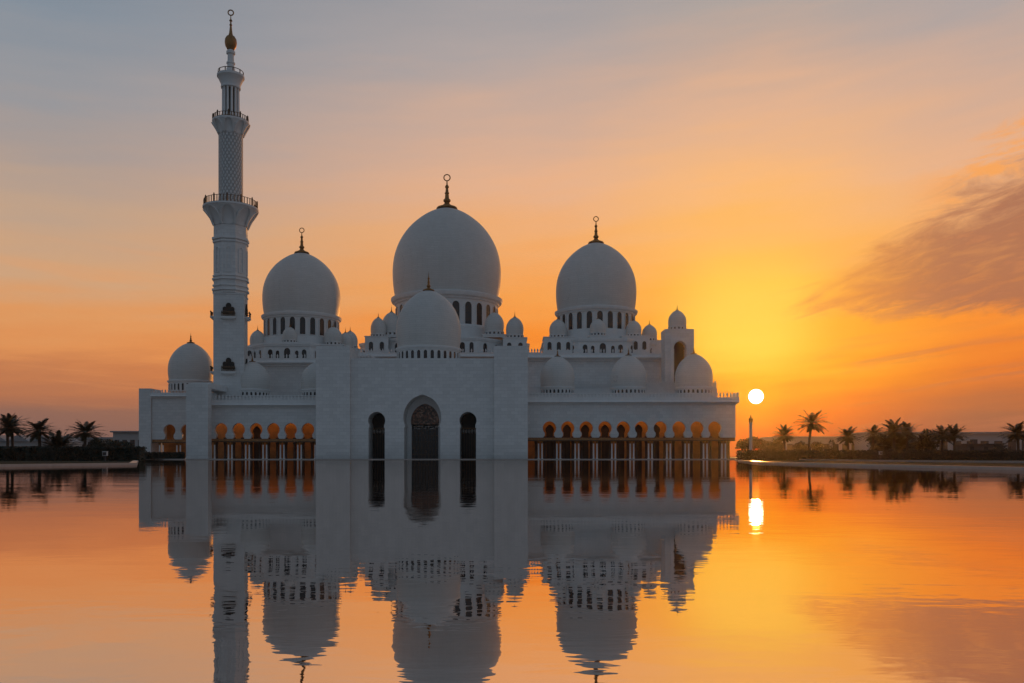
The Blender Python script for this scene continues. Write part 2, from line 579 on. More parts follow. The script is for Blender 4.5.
# ------------------------------------------------------------------ outlines
def pointed(cx, z0, w, h, n=8):
    """window outline: straight sides and a blunt pointed head"""
    r = w / 2
    zs = z0 + h - r * 1.25
    pts = [(cx - r, z0), (cx + r, z0)]
    for i in range(n + 1):
        a = PI / 2 * i / n
        pts.append((cx + r * math.cos(a), zs + r * 1.25 * math.sin(a) ** 0.9))
    for i in range(n - 1, -1, -1):
        a = PI / 2 * i / n
        pts.append((cx - r * math.cos(a), zs + r * 1.25 * math.sin(a) ** 0.9))
    return pts


def keyhole(cx, zb, zc, r, neck, body, zn, n=20, peak=0.0):
    """horseshoe arch: body of half width BODY from zb to zn, neck, then a circle of radius r about zc"""
    a0 = math.asin(min(0.999, neck / r))
    pts = [(cx - body, zb), (cx + body, zb), (cx + body, zn)]
    if abs(body - neck) > 1e-4:
        pts.append((cx + neck, zn))
    st, en = -PI / 2 + a0, 1.5 * PI - a0
    for i in range(n + 1):
        a = st + (en - st) * i / n
        k = 1 + peak * max(0, math.sin(a)) ** 8
        pts.append((cx + r * math.cos(a), zc + r * math.sin(a) * k))
    if abs(body - neck) > 1e-4:
        pts.append((cx - neck, zn))
    pts.append((cx - body, zn))
    out = []
    for p in pts:
        if not out or (abs(p[0] - out[-1][0]) + abs(p[1] - out[-1][1])) > 1e-4:
            out.append(p)
    return out


def grow(poly, d):
    cx = sum(p[0] for p in poly) / len(poly)
    cz = sum(p[1] for p in poly) / len(poly)
    w = max(abs(p[0] - cx) for p in poly)
    h = max(abs(p[1] - cz) for p in poly)
    return [(cx + (p[0] - cx) * (w + d) / w, cz + (p[1] - cz) * (h + d) / h) for p in poly]


DOME = [(0.955, 0), (0.975, 0.12), (0.992, 0.25), (1.0, 0.42), (0.993, 0.56), (0.97, 0.70), (0.93, 0.83), (0.875, 0.95), (0.80, 1.07), (0.71, 1.18),
        (0.61, 1.275), (0.50, 1.36), (0.39, 1.43), (0.28, 1.485), (0.17, 1.525), (0.08, 1.55), (0, 1.565)]


def smooth_profile(p, k=3):
    out = []
    for i in range(len(p) - 1):
        p0, p1, p2, p3 = p[max(i - 1, 0)], p[i], p[i + 1], p[min(i + 2, len(p) - 1)]
        for j in range(k):
            t = j / k
            out.append(tuple(0.5 * ((2 * p1[q]) + (-p0[q] + p2[q]) * t + (2 * p0[q] - 5 * p1[q] + 4 * p2[q] - p3[q]) * t * t + (-p0[q] + 3 * p1[q] - 3 * p2[q] + p3[q]) * t ** 3) for q in (0, 1)))
    out.append(p[-1])
    return [(max(0, a), b) for a, b in out]


DOME_S = smooth_profile(DOME)


def finial(cx, cy, z, h, cap, parent, ring=True):
    """gilded spike: flared cap, knops, ring"""
    b = MB()
    r = cap
    prof = [(r, z - 0.02 * h), (r * 0.92, z + 0.025 * h), (r * 0.5, z + 0.075 * h), (r * 0.28, z + 0.12 * h), (r * 0.22, z + 0.16 * h), (r * 0.34, z + 0.20 * h), (r * 0.34, z + 0.24 * h),
            (r * 0.2, z + 0.28 * h), (r * 0.17, z + 0.40 * h), (r * 0.23, z + 0.43 * h), (r * 0.15, z + 0.46 * h), (r * 0.12, z + 0.56 * h), (r * 0.19, z + 0.60 * h), (r * 0.17, z + 0.63 * h),
            (r * 0.07, z + 0.67 * h), (r * 0.05, z + 0.78 * h), (0, z + (0.785 if ring else 1.0) * h)]
    b.lathe(cx, cy, prof, 14)
    if ring:
        b.torus((cx, cy, z + 0.872 * h), 0.088 * h, 0.016 * h, 24, 6)
    return part(b, 'finial', M['gold'], parent, (cx, cy, z))


WIN_CACHE = {}


def window_mesh(wd, ht, frame=0.18, proud=0.16):
    key = (round(wd, 2), round(ht, 2))
    if key not in WIN_CACHE:
        b = MB()
        pane = pointed(0, 0, wd, ht)
        b.plate(grow(pane, frame), [pane], -proud - 0.12, 0.25)
        b.cur = 1
        b.plate(pane, [], -0.10, 0.2)
        WIN_CACHE[key] = b.mesh('window', [M['plain'], M['glass']], 30)
    return WIN_CACHE[key]


def dome(px, pyb, pyt, rpx, Y, parent, drum_to, nwin=0, wh=None, fin=None, label=None, stretch=None, drum_r=0.93, name='dome', nseg=64, win_lo=None, wfill=0.5, ring=True, moulding=1.0):
    """marble shell with its drum, drum windows and finial. pyb/pyt: base and top rows of the shell, drum_to: row where the drum ends"""
    s = S(Y)
    cx, r = X(px, Y), rpx * s
    # rows of base and drum are read off their near rim, the top off the axis
    z0, zt, zd = Z(pyb, Y - 0.85 * r), Z(pyt, Y), Z(drum_to, Y - 0.85 * r)
    k = (zt - z0) / (1.565 * r) if stretch is None else stretch
    b = MB()
    b.lathe(cx, Y, [(a * r, z0 + q * r * k) for a, q in DOME_S], nseg)
    shell = part(b, name, M['dome'], parent, (cx, Y, z0), label, smooth=50)
    # drum with its mouldings
    dr = r * drum_r
    b = MB()
    t = (z0 - zd)
    mo = 0.045 * r * moulding
    b.lathe(cx, Y, [(dr * 1.0, zd), (dr, z0 - 3.2 * mo), (dr + 0.6 * mo, z0 - 3.0 * mo), (dr + 0.7 * mo, z0 - 2.4 * mo), (r * 0.985 + mo * 0.6, z0 - 2.0 * mo), (r * 0.985 + mo, z0 - 1.2 * mo), (r * 0.985 + mo, z0 - 0.5 * mo), (r * 0.975, z0 - 0.15 * mo), (r * 0.96, z0 + 0.02), (r * 0.5, z0 + 0.02)], nseg)
    part(b, 'drum', M['plain'], shell, (cx, Y, zd))
    if nwin:
        lo, hi = (wh if wh else (0.12, 0.72))
        ww = 2 * PI * dr / nwin * wfill
        h = t * (hi - lo)
        me = window_mesh(ww, h, frame=min(0.2, ww * 0.18), proud=min(0.16, ww * 0.14))
        # angle of the drum point nearest to the viewer
        base = math.atan2(cx, Y)
        for i in range(nwin):
            a = 2 * PI * i / nwin
            if a > PI:
                a -= 2 * PI
            if abs(a + base) > R(97):
                continue
            link('drum_window', me, shell, (cx + (dr - 0.03) * math.sin(a), Y - (dr - 0.03) * math.cos(a), zd + t * lo), a)
    if fin:
        finial(cx, Y, zt - 0.012 * r, (pyt - fin) * s, r * (0.20 if ring else 0.19), shell, ring)
    return shell


def merlons(b, x0, x1, y, z, h, pitch, th=0.12, fill=0.55):
    """row of pointed crest pieces on top of a low upstand"""
    n = max(1, int(round((x1 - x0) / pitch)))
    p = (x1 - x0) / n
    b.box(x0, x1, y, y + th, z, z + h * 0.30)
    for i in range(n):
        c = x0 + (i + 0.5) * p
        w2 = p * fill / 2
        z1 = z + h * 0.30
        hh = h * 0.70
        poly = [(c - w2 * 0.55, z1 - 0.01), (c + w2 * 0.55, z1 - 0.01), (c + w2 * 0.5, z1 + hh * 0.25), (c + w2, z1 + hh * 0.5), (c + w2 * 0.5, z1 + hh * 0.8), (c, z1 + hh), (c - w2 * 0.5, z1 + hh * 0.8), (c - w2, z1 + hh * 0.5), (c - w2 * 0.5, z1 + hh * 0.25)]
        b.plate(poly, [], y + 0.01, y + th - 0.01)


def merlons_side(b, x, y0, y1, z, h, pitch, th=0.12, fill=0.55):
    n = max(1, int(round((y1 - y0) / pitch)))
    p = (y1 - y0) / n
    b.box(x, x + th, y0, y1, z, z + h * 0.30)
    for i in range(n):
        c = y0 + (i + 0.5) * p
        w2 = p * fill / 2
        b.box(x + 0.01, x + th - 0.01, c - w2 * 0.6, c + w2 * 0.6, z + h * 0.30 - 0.01, z + h * 0.72)
        b.add([(x + 0.01, c - w2, z + h * 0.68), (x + 0.01, c + w2, z + h * 0.68), (x + 0.01, c, z + h), (x + th - 0.01, c - w2, z + h * 0.68), (x + th - 0.01, c + w2, z + h * 0.68), (x + th - 0.01, c, z + h)],
              [(0, 1, 2), (5, 4, 3), (0, 3, 4, 1), (1, 4, 5, 2), (2, 5, 3, 0)])


# ------------------------------------------------------------------ ground and water
G = 0.17      # land level over the water
PZ = 0.12     # plaza level
shore_l = [(-38, -60), (-40, 30), (-42, 70), (-37.4, 85), (-80, 183), (-80, 197)]
shore_r = [(62, 197), (47.5, 182), (36, 135), (30, 104), (30.6, 75), (32.4, 54), (34, 20), (35, -60)]
pool = shore_l + shore_r

b = MB()
b.add([(-90, -62, 0), (70, -62, 0), (70, 199, 0), (-90, 199, 0)], [(0, 1, 2, 3)])
water = struct(b, 'pool_water', M['water'])

b = MB()
outer = [(-600, -120), (600, -120), (600, 560), (-600, 560)]
tri = tessellate_polygon([[Vector((x, y, 0)) for x, y in outer], [Vector((x, y, 0)) for x, y in pool]])
flat = outer + pool
fs = []
for a, c, d in tri:
    pa, pc, pd = flat[a], flat[c], flat[d]
    if (pc[0] - pa[0]) * (pd[1] - pa[1]) - (pc[1] - pa[1]) * (pd[0] - pa[0]) < 0:
        c, d = d, c
    fs.append((a, c, d))
b.add([(x, y, G - 0.04 if i > 3 else G) for i, (x, y) in enumerate(flat)], fs)
struct(b, 'lawn', M['grass'])

# floor under the mosque
b = MB()
b.box(-82, 64, 196.2, 300, -0.4, PZ)
b.box(-110, -82, 205, 300, -0.4, PZ + 0.22)
b.box(64, 90, 205, 300, -0.4, PZ + 0.22)
plaza = struct(b, 'plaza', M['paving'])
b = MB()
b.box(-82, 64, 195.9, 196.9, -0.4, PZ + 0.07)
struct(b, 'kerb', M['kerb'])


def strip(line, wd, z0, z1, side):
    """kerb along a line; side +1 lays its width to the left of the walking direction"""
    b = MB()
    pts = [Vector((x, y)) for x, y in line]
    off = []
    for i, p in enumerate(pts):
        d = (pts[min(i + 1, len(pts) - 1)] - pts[max(i - 1, 0)]).normalized()
        off.append(p + Vector((-d.y, d.x)) * wd * side)
    for i in range(len(pts) - 1):
        q = [pts[i], pts[i + 1], off[i + 1], off[i]]
        vs = [(p.x, p.y, z0) for p in q] + [(p.x, p.y, z1) for p in q]
        b.add(vs, [(0, 1, 2, 3), (7, 6, 5, 4), (0, 4, 5, 1), (1, 5, 6, 2), (2, 6, 7, 3), (3, 7, 4, 0)])
    bm = bmesh.new()
    me = b.mesh('kerb', M['kerb'], 0)
    bm.from_mesh(me)
    bmesh.ops.recalc_face_normals(bm, faces=bm.faces)
    bm.to_mesh(me)
    o = link('kerb', me)
    o['kind'] = 'structure'
    return o


strip(shore_l[:-1], 0.7, -0.4, G + 0.05, +1)
strip(shore_r, 0.7, -0.4, G + 0.04, +1)
strip([(75, 60), (55, 92), (48.8, 118), (50.5, 150), (57, 190)], 0.5, 0.0, 0.36, -1)

# ------------------------------------------------------------------ the mosque
mosque = thing('mosque', (-8, 240, PZ), 'huge white marble mosque with three great domes, arcades and a tall arched entrance', 'mosque')


def arcade(Y, x0, x1, top, cor, arches, r, zc_row, neck_row, beam_row, depth, doors, lamp_x, parent, side_r=False, side_l=False, label=None, floor_z=PZ, inner=True, par_top=None):
    """wall on paired columns with horseshoe arches. rows in picture pixels at depth Y; x0/x1 in pixels"""
    s = S(Y)
    ax0, ax1 = X(x0, Y), X(x1, Y)
    zt, zb = Z(cor, Y), Z(beam_row, Y)
    rr = r * s
    zc = Z(zc_row, Y)
    nk = rr * 0.70
    poly = [(ax0, zb)]
    for a in arches:
        c = X(a, Y)
        kh = keyhole(c, zb - 0.001, zc, rr, nk, nk * 1.02, Z(neck_row, Y), 22, 0.04)
        # walk the notch from left to right
        pts = kh[2:]
        pts = [p for p in reversed(pts)]
        poly += [(c - nk * 1.35, zb), (c - nk * 1.1, zb + 0.35)] + pts[1:-1] + [(c + nk * 1.1, zb + 0.35), (c + nk * 1.35, zb)]
    poly += [(ax1, zb), (ax1, zt), (ax0, zt)]
    b = MB()
    b.plate(poly, [], Y, Y + 1.0)
    if side_r:
        b.box(ax1 - 1.0, ax1 - 0.003, Y + 1.0, Y + depth, zb, zt)
    if side_l:
        b.box(ax0 + 0.003, ax0 + 1.0, Y + 1.0, Y + depth, zb, zt)
    wall = part(b, 'arcade_wall', M['marble'], parent, (ax0, Y, zb), label)
    # roof slab over the gallery
    b = MB()
    b.box(ax0 + 0.1, ax1 - 0.1, Y + 1.0, Y + depth, zt - 0.9, zt - 0.02)
    part(b, 'gallery_ceiling', M['plain'], wall, (ax0, Y, zt))
    # back wall with dark arched doors
    b = MB()
    yb = Y + depth
    sb = S(yb)
    holes = []
    for d in doors:
        c = X(d, yb)
        holes.append(keyhole(c, floor_z + 0.02, Z(zc_row + 1.8, yb), rr * 0.66, rr * 0.52, rr * 0.53, Z(neck_row + 1, yb), 16, 0.30))
    bx0 = ax0 - (4.0 if ax0 < 0 and not side_l else 0.0)
    b.plate([(bx0, floor_z), (ax1, floor_z), (ax1, zt - 0.9), (bx0, zt - 0.9)], holes, yb, yb + 0.6)
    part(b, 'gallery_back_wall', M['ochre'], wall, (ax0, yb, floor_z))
    for h in holes:
        b = MB()
        b.plate(h, [], yb + 0.45, yb + 0.55)
        b.cur = 1
        mx = sum(p[0] for p in h[:2]) / 2
        b.box(mx - 0.05, mx + 0.05, yb + 0.38, yb + 0.45, floor_z + 0.05, Z(neck_row + 1, yb))
        part(b, 'gallery_door', [M['door'], M['bronze']], wall, (mx, yb, floor_z))
    # beam on the column heads
    b = MB()
    zb0 = Z(beam_row + 3.4, Y)
    b.cur = 1
    b.box(ax0 + 0.05, ax1 - 0.05, Y + 0.12, Y + 0.75, zb0 + 0.24, zb - 0.003)
    b.cur = 0
    b.box(ax0 + 0.05, ax1 - 0.05, Y + 0.02, Y + 0.85, zb0, zb0 + 0.238)
    part(b, 'column_beam', [M['bronze'], M['carved']], wall, (ax0, Y, zb0))
    # paired columns
    ctop = zb0
    key = ('col', round(ctop - floor_z, 2))
    if key not in WIN_CACHE:
        c = MB()
        H = ctop - floor_z
        c.lathe(0, 0, [(0.30, 0), (0.30, 0.12), (0.24, 0.2), (0.19, 0.3), (0.18, H * 0.5), (0.165, H - 0.62)], 14)
        c.cur = 1
        c.lathe(0, 0, [(0.165, H - 0.62), (0.2, H - 0.58), (0.18, H - 0.5), (0.26, H - 0.2), (0.33, H - 0.06), (0.33, H)], 14)
        WIN_CACHE[key] = c.mesh('column', [M['column'], M['gold']], 40)
    cm = WIN_CACHE[key]
    gaps = []
    step = (arches[-1] - arches[0]) / (len(arches) - 1) if len(arches) > 1 else 2.9 * r
    for i in range(len(arches) + 1):
        gx = arches[0] - step / 2 + i * step if i < len(arches) else arches[-1] + step / 2
        if x0 + 1.0 < gx < x1 - 0.3:
            gaps.append(gx)
    for gx in gaps:
        for d in (-1.75, 1.75):
            if x0 + 0.8 < gx + d < x1 - 0.8:
                link('column', cm, wall, (X(gx + d, Y), Y + 0.45, floor_z))
    if inner:
        ck = ('inner', round(ctop - floor_z, 2))
        if ck not in WIN_CACHE:
            c = MB()
            H = ctop - floor_z
            c.lathe(0, 0, [(0.42, 0), (0.42, 0.3), (0.34, 0.5), (0.32, H - 0.6), (0.44, H - 0.3), (0.44, H + 1.2)], 14)
            WIN_CACHE[ck] = c.mesh('inner_column', M['granite'], 40)
        for gx in gaps:
            for d in (-4.3, 4.3):
                link('inner_column', WIN_CACHE[ck], wall, (X(gx + d, Y + depth * 0.55), Y + depth * 0.55, floor_z))
    # cornice and crest
    b = MB()
    ex_l = 0.0
    ex_r = 0.75 if side_r else 0.0
    zc1 = Z(cor - 2.6, Y)
    for k, (o, za, zz) in enumerate(((0.3, zt - 0.55, zt - 0.25), (0.6, zt - 0.25, zt), (0.72, zt + (zc1 - zt) * 0.62, zc1))):
        b.box(ax0 - ex_l * (o / 0.75), ax1 + ex_r * (o / 0.75), Y - o, Y + (depth if side_r or side_l else 1.2), za + 0.002, zz)
    b.slant(ax0 - ex_l, ax1 + ex_r, Y - 1.1, Y - 0.74, Y + (depth if side_r or side_l else 1.2), zt + 0.002, zt + (zc1 - zt) * 0.62, 0.0)
    part(b, 'cornice', M['plain'], wall, (ax0, Y, zt))
    b = MB()
    zp = Z(top, Y) - zc1
    merlons(b, ax0 - ex_l, ax1 + ex_r, Y - 0.55, zc1 + 0.002, zp, 0.82)
    if side_r:
        merlons_side(b, ax1 + ex_r - 0.14, Y - 0.4, Y + depth, zc1 + 0.002, zp, 0.82)
    part(b, 'crest', M['plain'], wall, (ax0, Y, zc1))
    # warm lamps hung under the gallery ceiling
    for lx, en in lamp_x:
        ld = bpy.data.lights.new('gallery_lamp', 'AREA')
        ld.shape = 'RECTANGLE'
        ld.size, ld.size_y = 4.5, 1.2
        ld.energy = en
        ld.color = (1.0, 0.46, 0.11)
        lo = bpy.data.objects.new('gallery_lamp', ld)
        COL.objects.link(lo)
        lo.parent = wall
        lo.location = Vector((X(lx, Y + depth - 2.2), Y + depth - 2.2, zt - 1.0)) - ORG[wall.name]
        lo.rotation_euler = (R(35), 0, 0)
    return wall


ARCH_R = [549.5, 567.8, 586.3, 605.1, 623.4, 641.6, 660.4, 679.1, 697.2, 714.9]
ARCH_L = [220.9, 238.5, 256.0, 273.3, 290.5, 307.8]
LAMP = 78
aw_r = arcade(206, 527, 735.5, 392.2, 402.3, ARCH_R, 6.7, 428.2, 435.2, 437.6, 7.5, [549.7, 567.0, 585.2, 605.0, 621.0, 638.6, 656.2],
              [(540 + i * 18.4, LAMP * (0.8 + 0.08 * i + 0.25 * (i % 3))) for i in range(11)], mosque, side_r=True, label='long white arcade wall of ten horseshoe arches')
aw_l = arcade(206, 208, 318, 394.6, 405.3, ARCH_L, 6.4, 429.6, 436.2, 438.8, 7.5, [256.8],
              [(212 + i * 17.4, LAMP * (0.7 + 0.3 * ((i * 2) % 3))) for i in range(7)], mosque, label='shorter white arcade wall of six horseshoe arches')
aw_e = arcade(228, 151.8, 190, 389.6, 396.5, [169.4, 186.6], 6.0, 430.5, 437.5, 439.5, 7.5, [], [(160, LAMP), (178, LAMP)], mosque, side_l=True,
              label='low end wall with two horseshoe arches behind the pier', floor_z=PZ + 0.22, inner=False)
# solid lower wall and corner block of the end wing
b = MB()
Y = 228
b.box(X(139.8, Y), X(151.8, Y), Y - 0.6, Y + 6, PZ + 0.2, Z(388.6, Y))
part(b, 'corner_block', M['marble'], mosque)
# free pier beside the shorter arcade
b = MB()
Y = 200
b.box(X(186, Y), X(208, Y), Y, Y + 2.3, PZ, Z(384, Y))
b.box(X(186, Y) - 0.12, X(208, Y) + 0.12, Y - 0.12, Y + 2.42, PZ + 0.002, PZ + 0.35)
part(b, 'pier', M['marble'], mosque)
b = MB()
b.box(X(186.5, Y), X(207, Y), Y + 2.3, 214, Z(392, 214), Z(386.5, 214))
b.box(X(187, Y), X(210, 208), 206.2, 216, Z(405, 206), Z(391, 206))
part(b, 'link_roof', M['plain'], mosque)

# entrance block
Y = 200.6
s = S(Y)
portal_c = 422.3
zt = Z(358.2, Y)
big = keyhole(X(portal_c, Y), PZ, Z(418.0, Y), 18.9 * s, 17.4 * s, 18.1 * s, Z(427.2, Y), 40, 0.0)
# draw the head up into a point
zc = Z(418.0, Y)
cxp = X(portal_c, Y)
big = [(x, (zc + (z - zc) * 1.19 + 0.9 * s * max(0, 1 - abs(x - cxp) / (6 * s)) if z > zc else z)) for x, z in big]
niche_l = keyhole(X(376.6, Y), PZ, Z(420.6, Y), 8.6 * s, 7.4 * s, 8.1 * s, Z(427.8, Y), 24, 0.03)
niche_r = keyhole(X(467.9, Y), PZ, Z(420.6, Y), 8.6 * s, 7.4 * s, 8.1 * s, Z(427.8, Y), 24, 0.03)


def lift(poly):
    return [(x, max(z, PZ + 0.004)) for x, z in poly]


b = MB()
b.plate([(X(349.6, Y), PZ), (X(494.4, Y), PZ), (X(494.4, Y), zt), (X(349.6, Y), zt)], [lift(big), lift(niche_l), lift(niche_r)], Y, Y + 6.0)
portal = part(b, 'entrance_wall', M['marble'], mosque, (cxp, Y, PZ), 'tall plain white entrance wall with a pointed central arch')
b = MB()
b.box(X(349.6, Y), X(494.4, Y), Y + 6.0, Y + 12, zt - 1.2, zt - 0.02)
b.box(X(349.6, Y) + 0.01, X(349.6, Y) + 1, Y + 6.6, Y + 12, PZ, zt - 1.2)
b.box(X(494.4, Y) - 1, X(494.4, Y) - 0.01, Y + 6.6, Y + 12, PZ, zt - 1.2)
b.box(X(349.6, Y) + 0.01, X(494.4, Y) - 0.01, Y + 12, Y + 12.6, PZ, zt - 0.02)
part(b, 'entrance_roof', M['plain'], portal)
b = MB()
yf = Y - 1.2
b.box(X(315.8, yf), X(349.8, yf), yf, Y + 10, PZ, Z(346.2, yf))
pyl = part(b, 'pylon', M['marble'], mosque, (X(333, yf), yf, PZ))
b = MB()
b.box(X(494.2, yf), X(527.8, yf), yf, Y + 10, PZ, Z(345.8, yf))
pyl2 = part(b, 'pylon', M['marble'], mosque, (X(511, yf), yf, PZ))
# set back inner screens: jambs of the three openings, panes and doors
Yi = Y + 6.0
si = S(Yi)
cin = X(425.0, Yi)
inner = keyhole(cin, PZ, Z(421.5, Yi), 14.2 * si, 13.4 * si, 13.4 * si, Z(428, Yi), 30, 0.0)
zci = Z(421.5, Yi)
inner = [(x, (zci + (z - zci) * 1.20 + 0.8 * si * max(0, 1 - abs(x - cin) / (6 * si)) if z > zci else z)) for x, z in inner]
b = MB()
b.plate([(X(400, Yi), PZ), (X(447, Yi), PZ), (X(447, Yi), Z(388, Yi)), (X(400, Yi), Z(388, Yi))], [lift(inner)], Yi + 0.003, Yi + 0.6)
part(b, 'inner_arch', M['plain'], portal, (cin, Yi, PZ))
zl = Z(428.5, Yi)
zl2 = Z(425.5, Yi)
b = MB()
b.plate([p for p in inner if p[1] > zl2 - 0.01] + [(min(p[0] for p in inner if p[1] > zl2), zl2), (max(p[0] for p in inner if p[1] > zl2), zl2)][:0], [], Yi + 0.35, Yi + 0.45)
part(b, 'fanlight', M['pattern'], portal, (cin, Yi, zl2))
b = MB()
hw = 13.6 * si
b.cur = 1
b.box(cin - hw, cin + hw, Yi + 0.36, Yi + 0.5, zl, zl2)
b.cur = 0
rq = random.Random(5)
for i in range(34):
    q = cin - hw * 0.78 + rq.random() * 1.70 * hw
    zq, rq_ = zl - 0.15 + rq.random() * 0.75, rq.uniform(0.14, 0.30)
    b.lathe(q, Yi + 0.2 + rq.random() * 0.1, [(0, zq - rq_ * 0.8), (rq_ * 0.8, zq - rq_ * 0.5), (rq_, zq), (rq_ * 0.7, zq + rq_ * 0.55), (0, zq + rq_ * 0.8)], 7)
part(b, 'transom', [M['kerb'], M['dark']], portal, (cin, Yi, zl))
b = MB()
b.cur = 0
b.box(cin - hw, cin + hw, Yi + 0.40, Yi + 0.5, PZ + 0.003, zl - 0.003)
b.cur = 1
for i in range(9):
    q = cin - hw + i * 2 * hw / 8
    b.box(max(cin - hw, q - 0.06), min(cin + hw, q + 0.06), Yi + 0.30, Yi + 0.398, PZ + 0.005, zl - 0.005)
for zz in (1.2, 2.7, 4.2, 5.7):
    b.box(cin - hw, cin + hw, Yi + 0.33, Yi + 0.392, zz, zz + 0.1)
part(b, 'entrance_door', [M['glass'], M['bronze']], portal, (cin, Yi, PZ))
for cpx in (380.0, 469.2):
    cc = X(cpx, Yi)
    wv = 7.4 * si
    b = MB()
    b.box(cc - 2.2 * wv, cc + 2.2 * wv, Yi + 0.30, Yi + 0.5, PZ + 0.003, Z(405, Yi))
    b.cur = 1
    for i in range(7):
        q = cc - wv + i * 2 * wv / 6
        b.box(q - 0.05, q + 0.05, Yi + 0.22, Yi + 0.3, PZ + 0.01, Z(429, Yi))
    b.box(cc - 1.6 * wv, cc + 1.6 * wv, Yi + 0.18, Yi + 0.3, Z(429.3, Yi), Z(427.6, Yi))
    b.cur = 2
    for i in range(5):
        q = cc - wv * 0.8 + i * 0.4 * wv
        b.lathe(q, Yi + 0.2, [(0, Z(433.6, Yi)), (0.28, Z(432.4, Yi)), (0.34, Z(431.0, Yi)), (0.2, Z(429.8, Yi)), (0, Z(429.2, Yi))], 7)
    part(b, 'niche_door', [M['dark'], M['bronze'], M['kerb']], portal, (cc, Yi, PZ))
# dome over the entrance
dome(428.6, 345.2, 290.0, 32.2, 214, mosque, 360, nwin=30, wh=(0.03, 0.66), fin=270.5, label='plain pointed dome over the entrance', drum_r=0.955, wfill=0.52, ring=False, moulding=0.9)

# domes on the arcades
for px, r, t in ((557.5, 17.2, 356.0), (628.5, 17.8, 355.0), (693.8, 18.6, 353.6)):
    dome(px, 386.2, t, r, 219, mosque, 394, nwin=26, wh=(0.05, 0.60), fin=t - 8, drum_r=0.95, nseg=40, ring=False, name='dome')
for px, r, t in ((252.3, 17.6, 361.5), (318.8, 17.6, 361.5)):
    dome(px, 388.6, t, r, 219, mosque, 397, nwin=26, wh=(0.05, 0.60), fin=t - 8, drum_r=0.95, nseg=40, ring=False)
dome(190.8, 379.4, 342.6, 21.4, 240, mosque, 391, nwin=30, wh=(0.05, 0.66), fin=332.0, label='dome beside the foot of the minaret', drum_r=0.95, nseg=48, ring=False)

# set back upper storey of the arcades, carrying the domes
b = MB()
Y = 211
b.box(X(528, Y), X(716, Y), Y, 240, Z(404, Y), Z(394.2, Y))
up = part(b, 'upper_storey', M['marble'], mosque, (X(528, Y), Y, Z(404, Y)))
b = MB()
b.box(X(528, Y), X(717.5, Y), Y - 0.35, Y + 1.2, Z(394.0, Y), Z(393.0, Y))
b.box(X(528, 229), X(717, 229), 229, 233, Z(394.2, 229), Z(388.6, 229))
b.box(X(640, 224), X(716.5, 224), 224, 226, Z(393, 224), Z(383.4, 224))
merlons(b, X(640, 224), X(716.5, 224), 223.8, Z(383.4, 224) + 0.002, 0.75, 0.8)
part(b, 'roof_edge', M['plain'], up)
b = MB()
Y = 213
b.box(X(211, Y), X(318, Y), Y, 240, Z(404, Y), Z(396.4, Y))
up2 = part(b, 'upper_storey', M['marble'], mosque, (X(211, Y), Y, Z(404, Y)))
b = MB()
b.box(X(211, Y), X(318, Y), Y - 0.35, Y + 1.2, Z(396.2, Y), Z(395.4, Y))
part(b, 'roof_edge', M['plain'], up2)


def octagon(cx, cy, a):
    r = a / math.cos(PI / 8)
    return [(cx + r * math.cos(PI / 8 + k * PI / 4), cy + r * math.sin(PI / 8 + k * PI / 4)) for k in range(8)]


def hall(cpx, Yc, a, base_px0, base_px1, base_top, cler_top, bal_h, front_w, diag_w, parent, label, base_front, base_bottom, wide=True, drop_l=0, mer=0.82):
    """base block with cornice and crest, octagonal clerestory with its windows"""
    cx = X(cpx, Yc)
    yf = Yc - a
    zb0, zb1 = Z(base_bottom, base_front), Z(base_top, base_front)
    b = MB()
    b.box(X(base_px0, base_front), X(base_px1, base_front), base_front, Yc + a + 3, zb0, zb1)
    base = part(b, 'hall_block', M['marble'], parent, (cx, base_front, zb0), label)
    b = MB()
    bx0, bx1 = X(base_px0, base_front), X(base_px1, base_front)
    for o, za, zz in ((0.5, zb1 - 1.0, zb1 - 0.5), (1.2, zb1 - 0.5, zb1 - 0.2)):
        b.box(bx0 - o, bx1 + o, base_front - o, Yc + a + 3 + o, za + 0.002, zz)
    b.slant(bx0 - 1.9, bx1 + 1.9, base_front - 1.9, base_front - 1.4, Yc + a + 4, zb1 - 0.198, zb1 + 0.6, 0.5)
    part(b, 'cornice', M['plain'], base, (cx, base_front, zb1))
    b = MB()
    merlons(b, bx0 - 1.3, bx1 + 1.3, base_front - 1.35, zb1 + 0.602, bal_h, mer, th=0.14)
    merlons_side(b, bx1 + 1.16, base_front - 1.2, Yc + a + 3, zb1 + 0.602, bal_h, mer, th=0.14)
    merlons_side(b, bx0 - 1.30, base_front - 1.2, Yc + a + 3, zb1 + 0.602, bal_h, mer, th=0.14)
    part(b, 'crest', M['plain'], base, (cx, base_front, zb1))
    zc0, zc1 = zb1 + 0.602, Z(cler_top, yf)
    b = MB()
    oc = octagon(cx, Yc, a)
    b.prism(oc, zc0, zc1)
    cl = part(b, 'clerestory', M['plain'], parent, (cx, Yc, zc0))
    b = MB()
    b.prism(octagon(cx, Yc, a + 0.3), zc1 - 0.9, zc1 - 0.5)
    b.prism(octagon(cx, Yc, a + 0.45), zc1 - 0.498, zc1 + 0.05)
    part(b, 'clerestory_ledge', M['plain'], cl, (cx, Yc, zc1))
    # windows: offsets are fractions of the half width of a face
    half = a * math.tan(PI / 8)
    H = zc1 - zc0
    for fa, lst in ((0, front_w), (PI / 4, diag_w), (-PI / 4, [(-o, q, h) for o, q, h in diag_w])):
        for o, wd, hf in lst:
            lx, ly = o * half, -(a - 0.03)
            me = window_mesh(wd, H * hf, 0.16, 0.18)
            link('clerestory_window', me, cl, (cx + lx * math.cos(fa) - ly * math.sin(fa), Yc + lx * math.sin(fa) + ly * math.cos(fa), zc0 + H * 0.16), fa)
    return base, cl, zc1


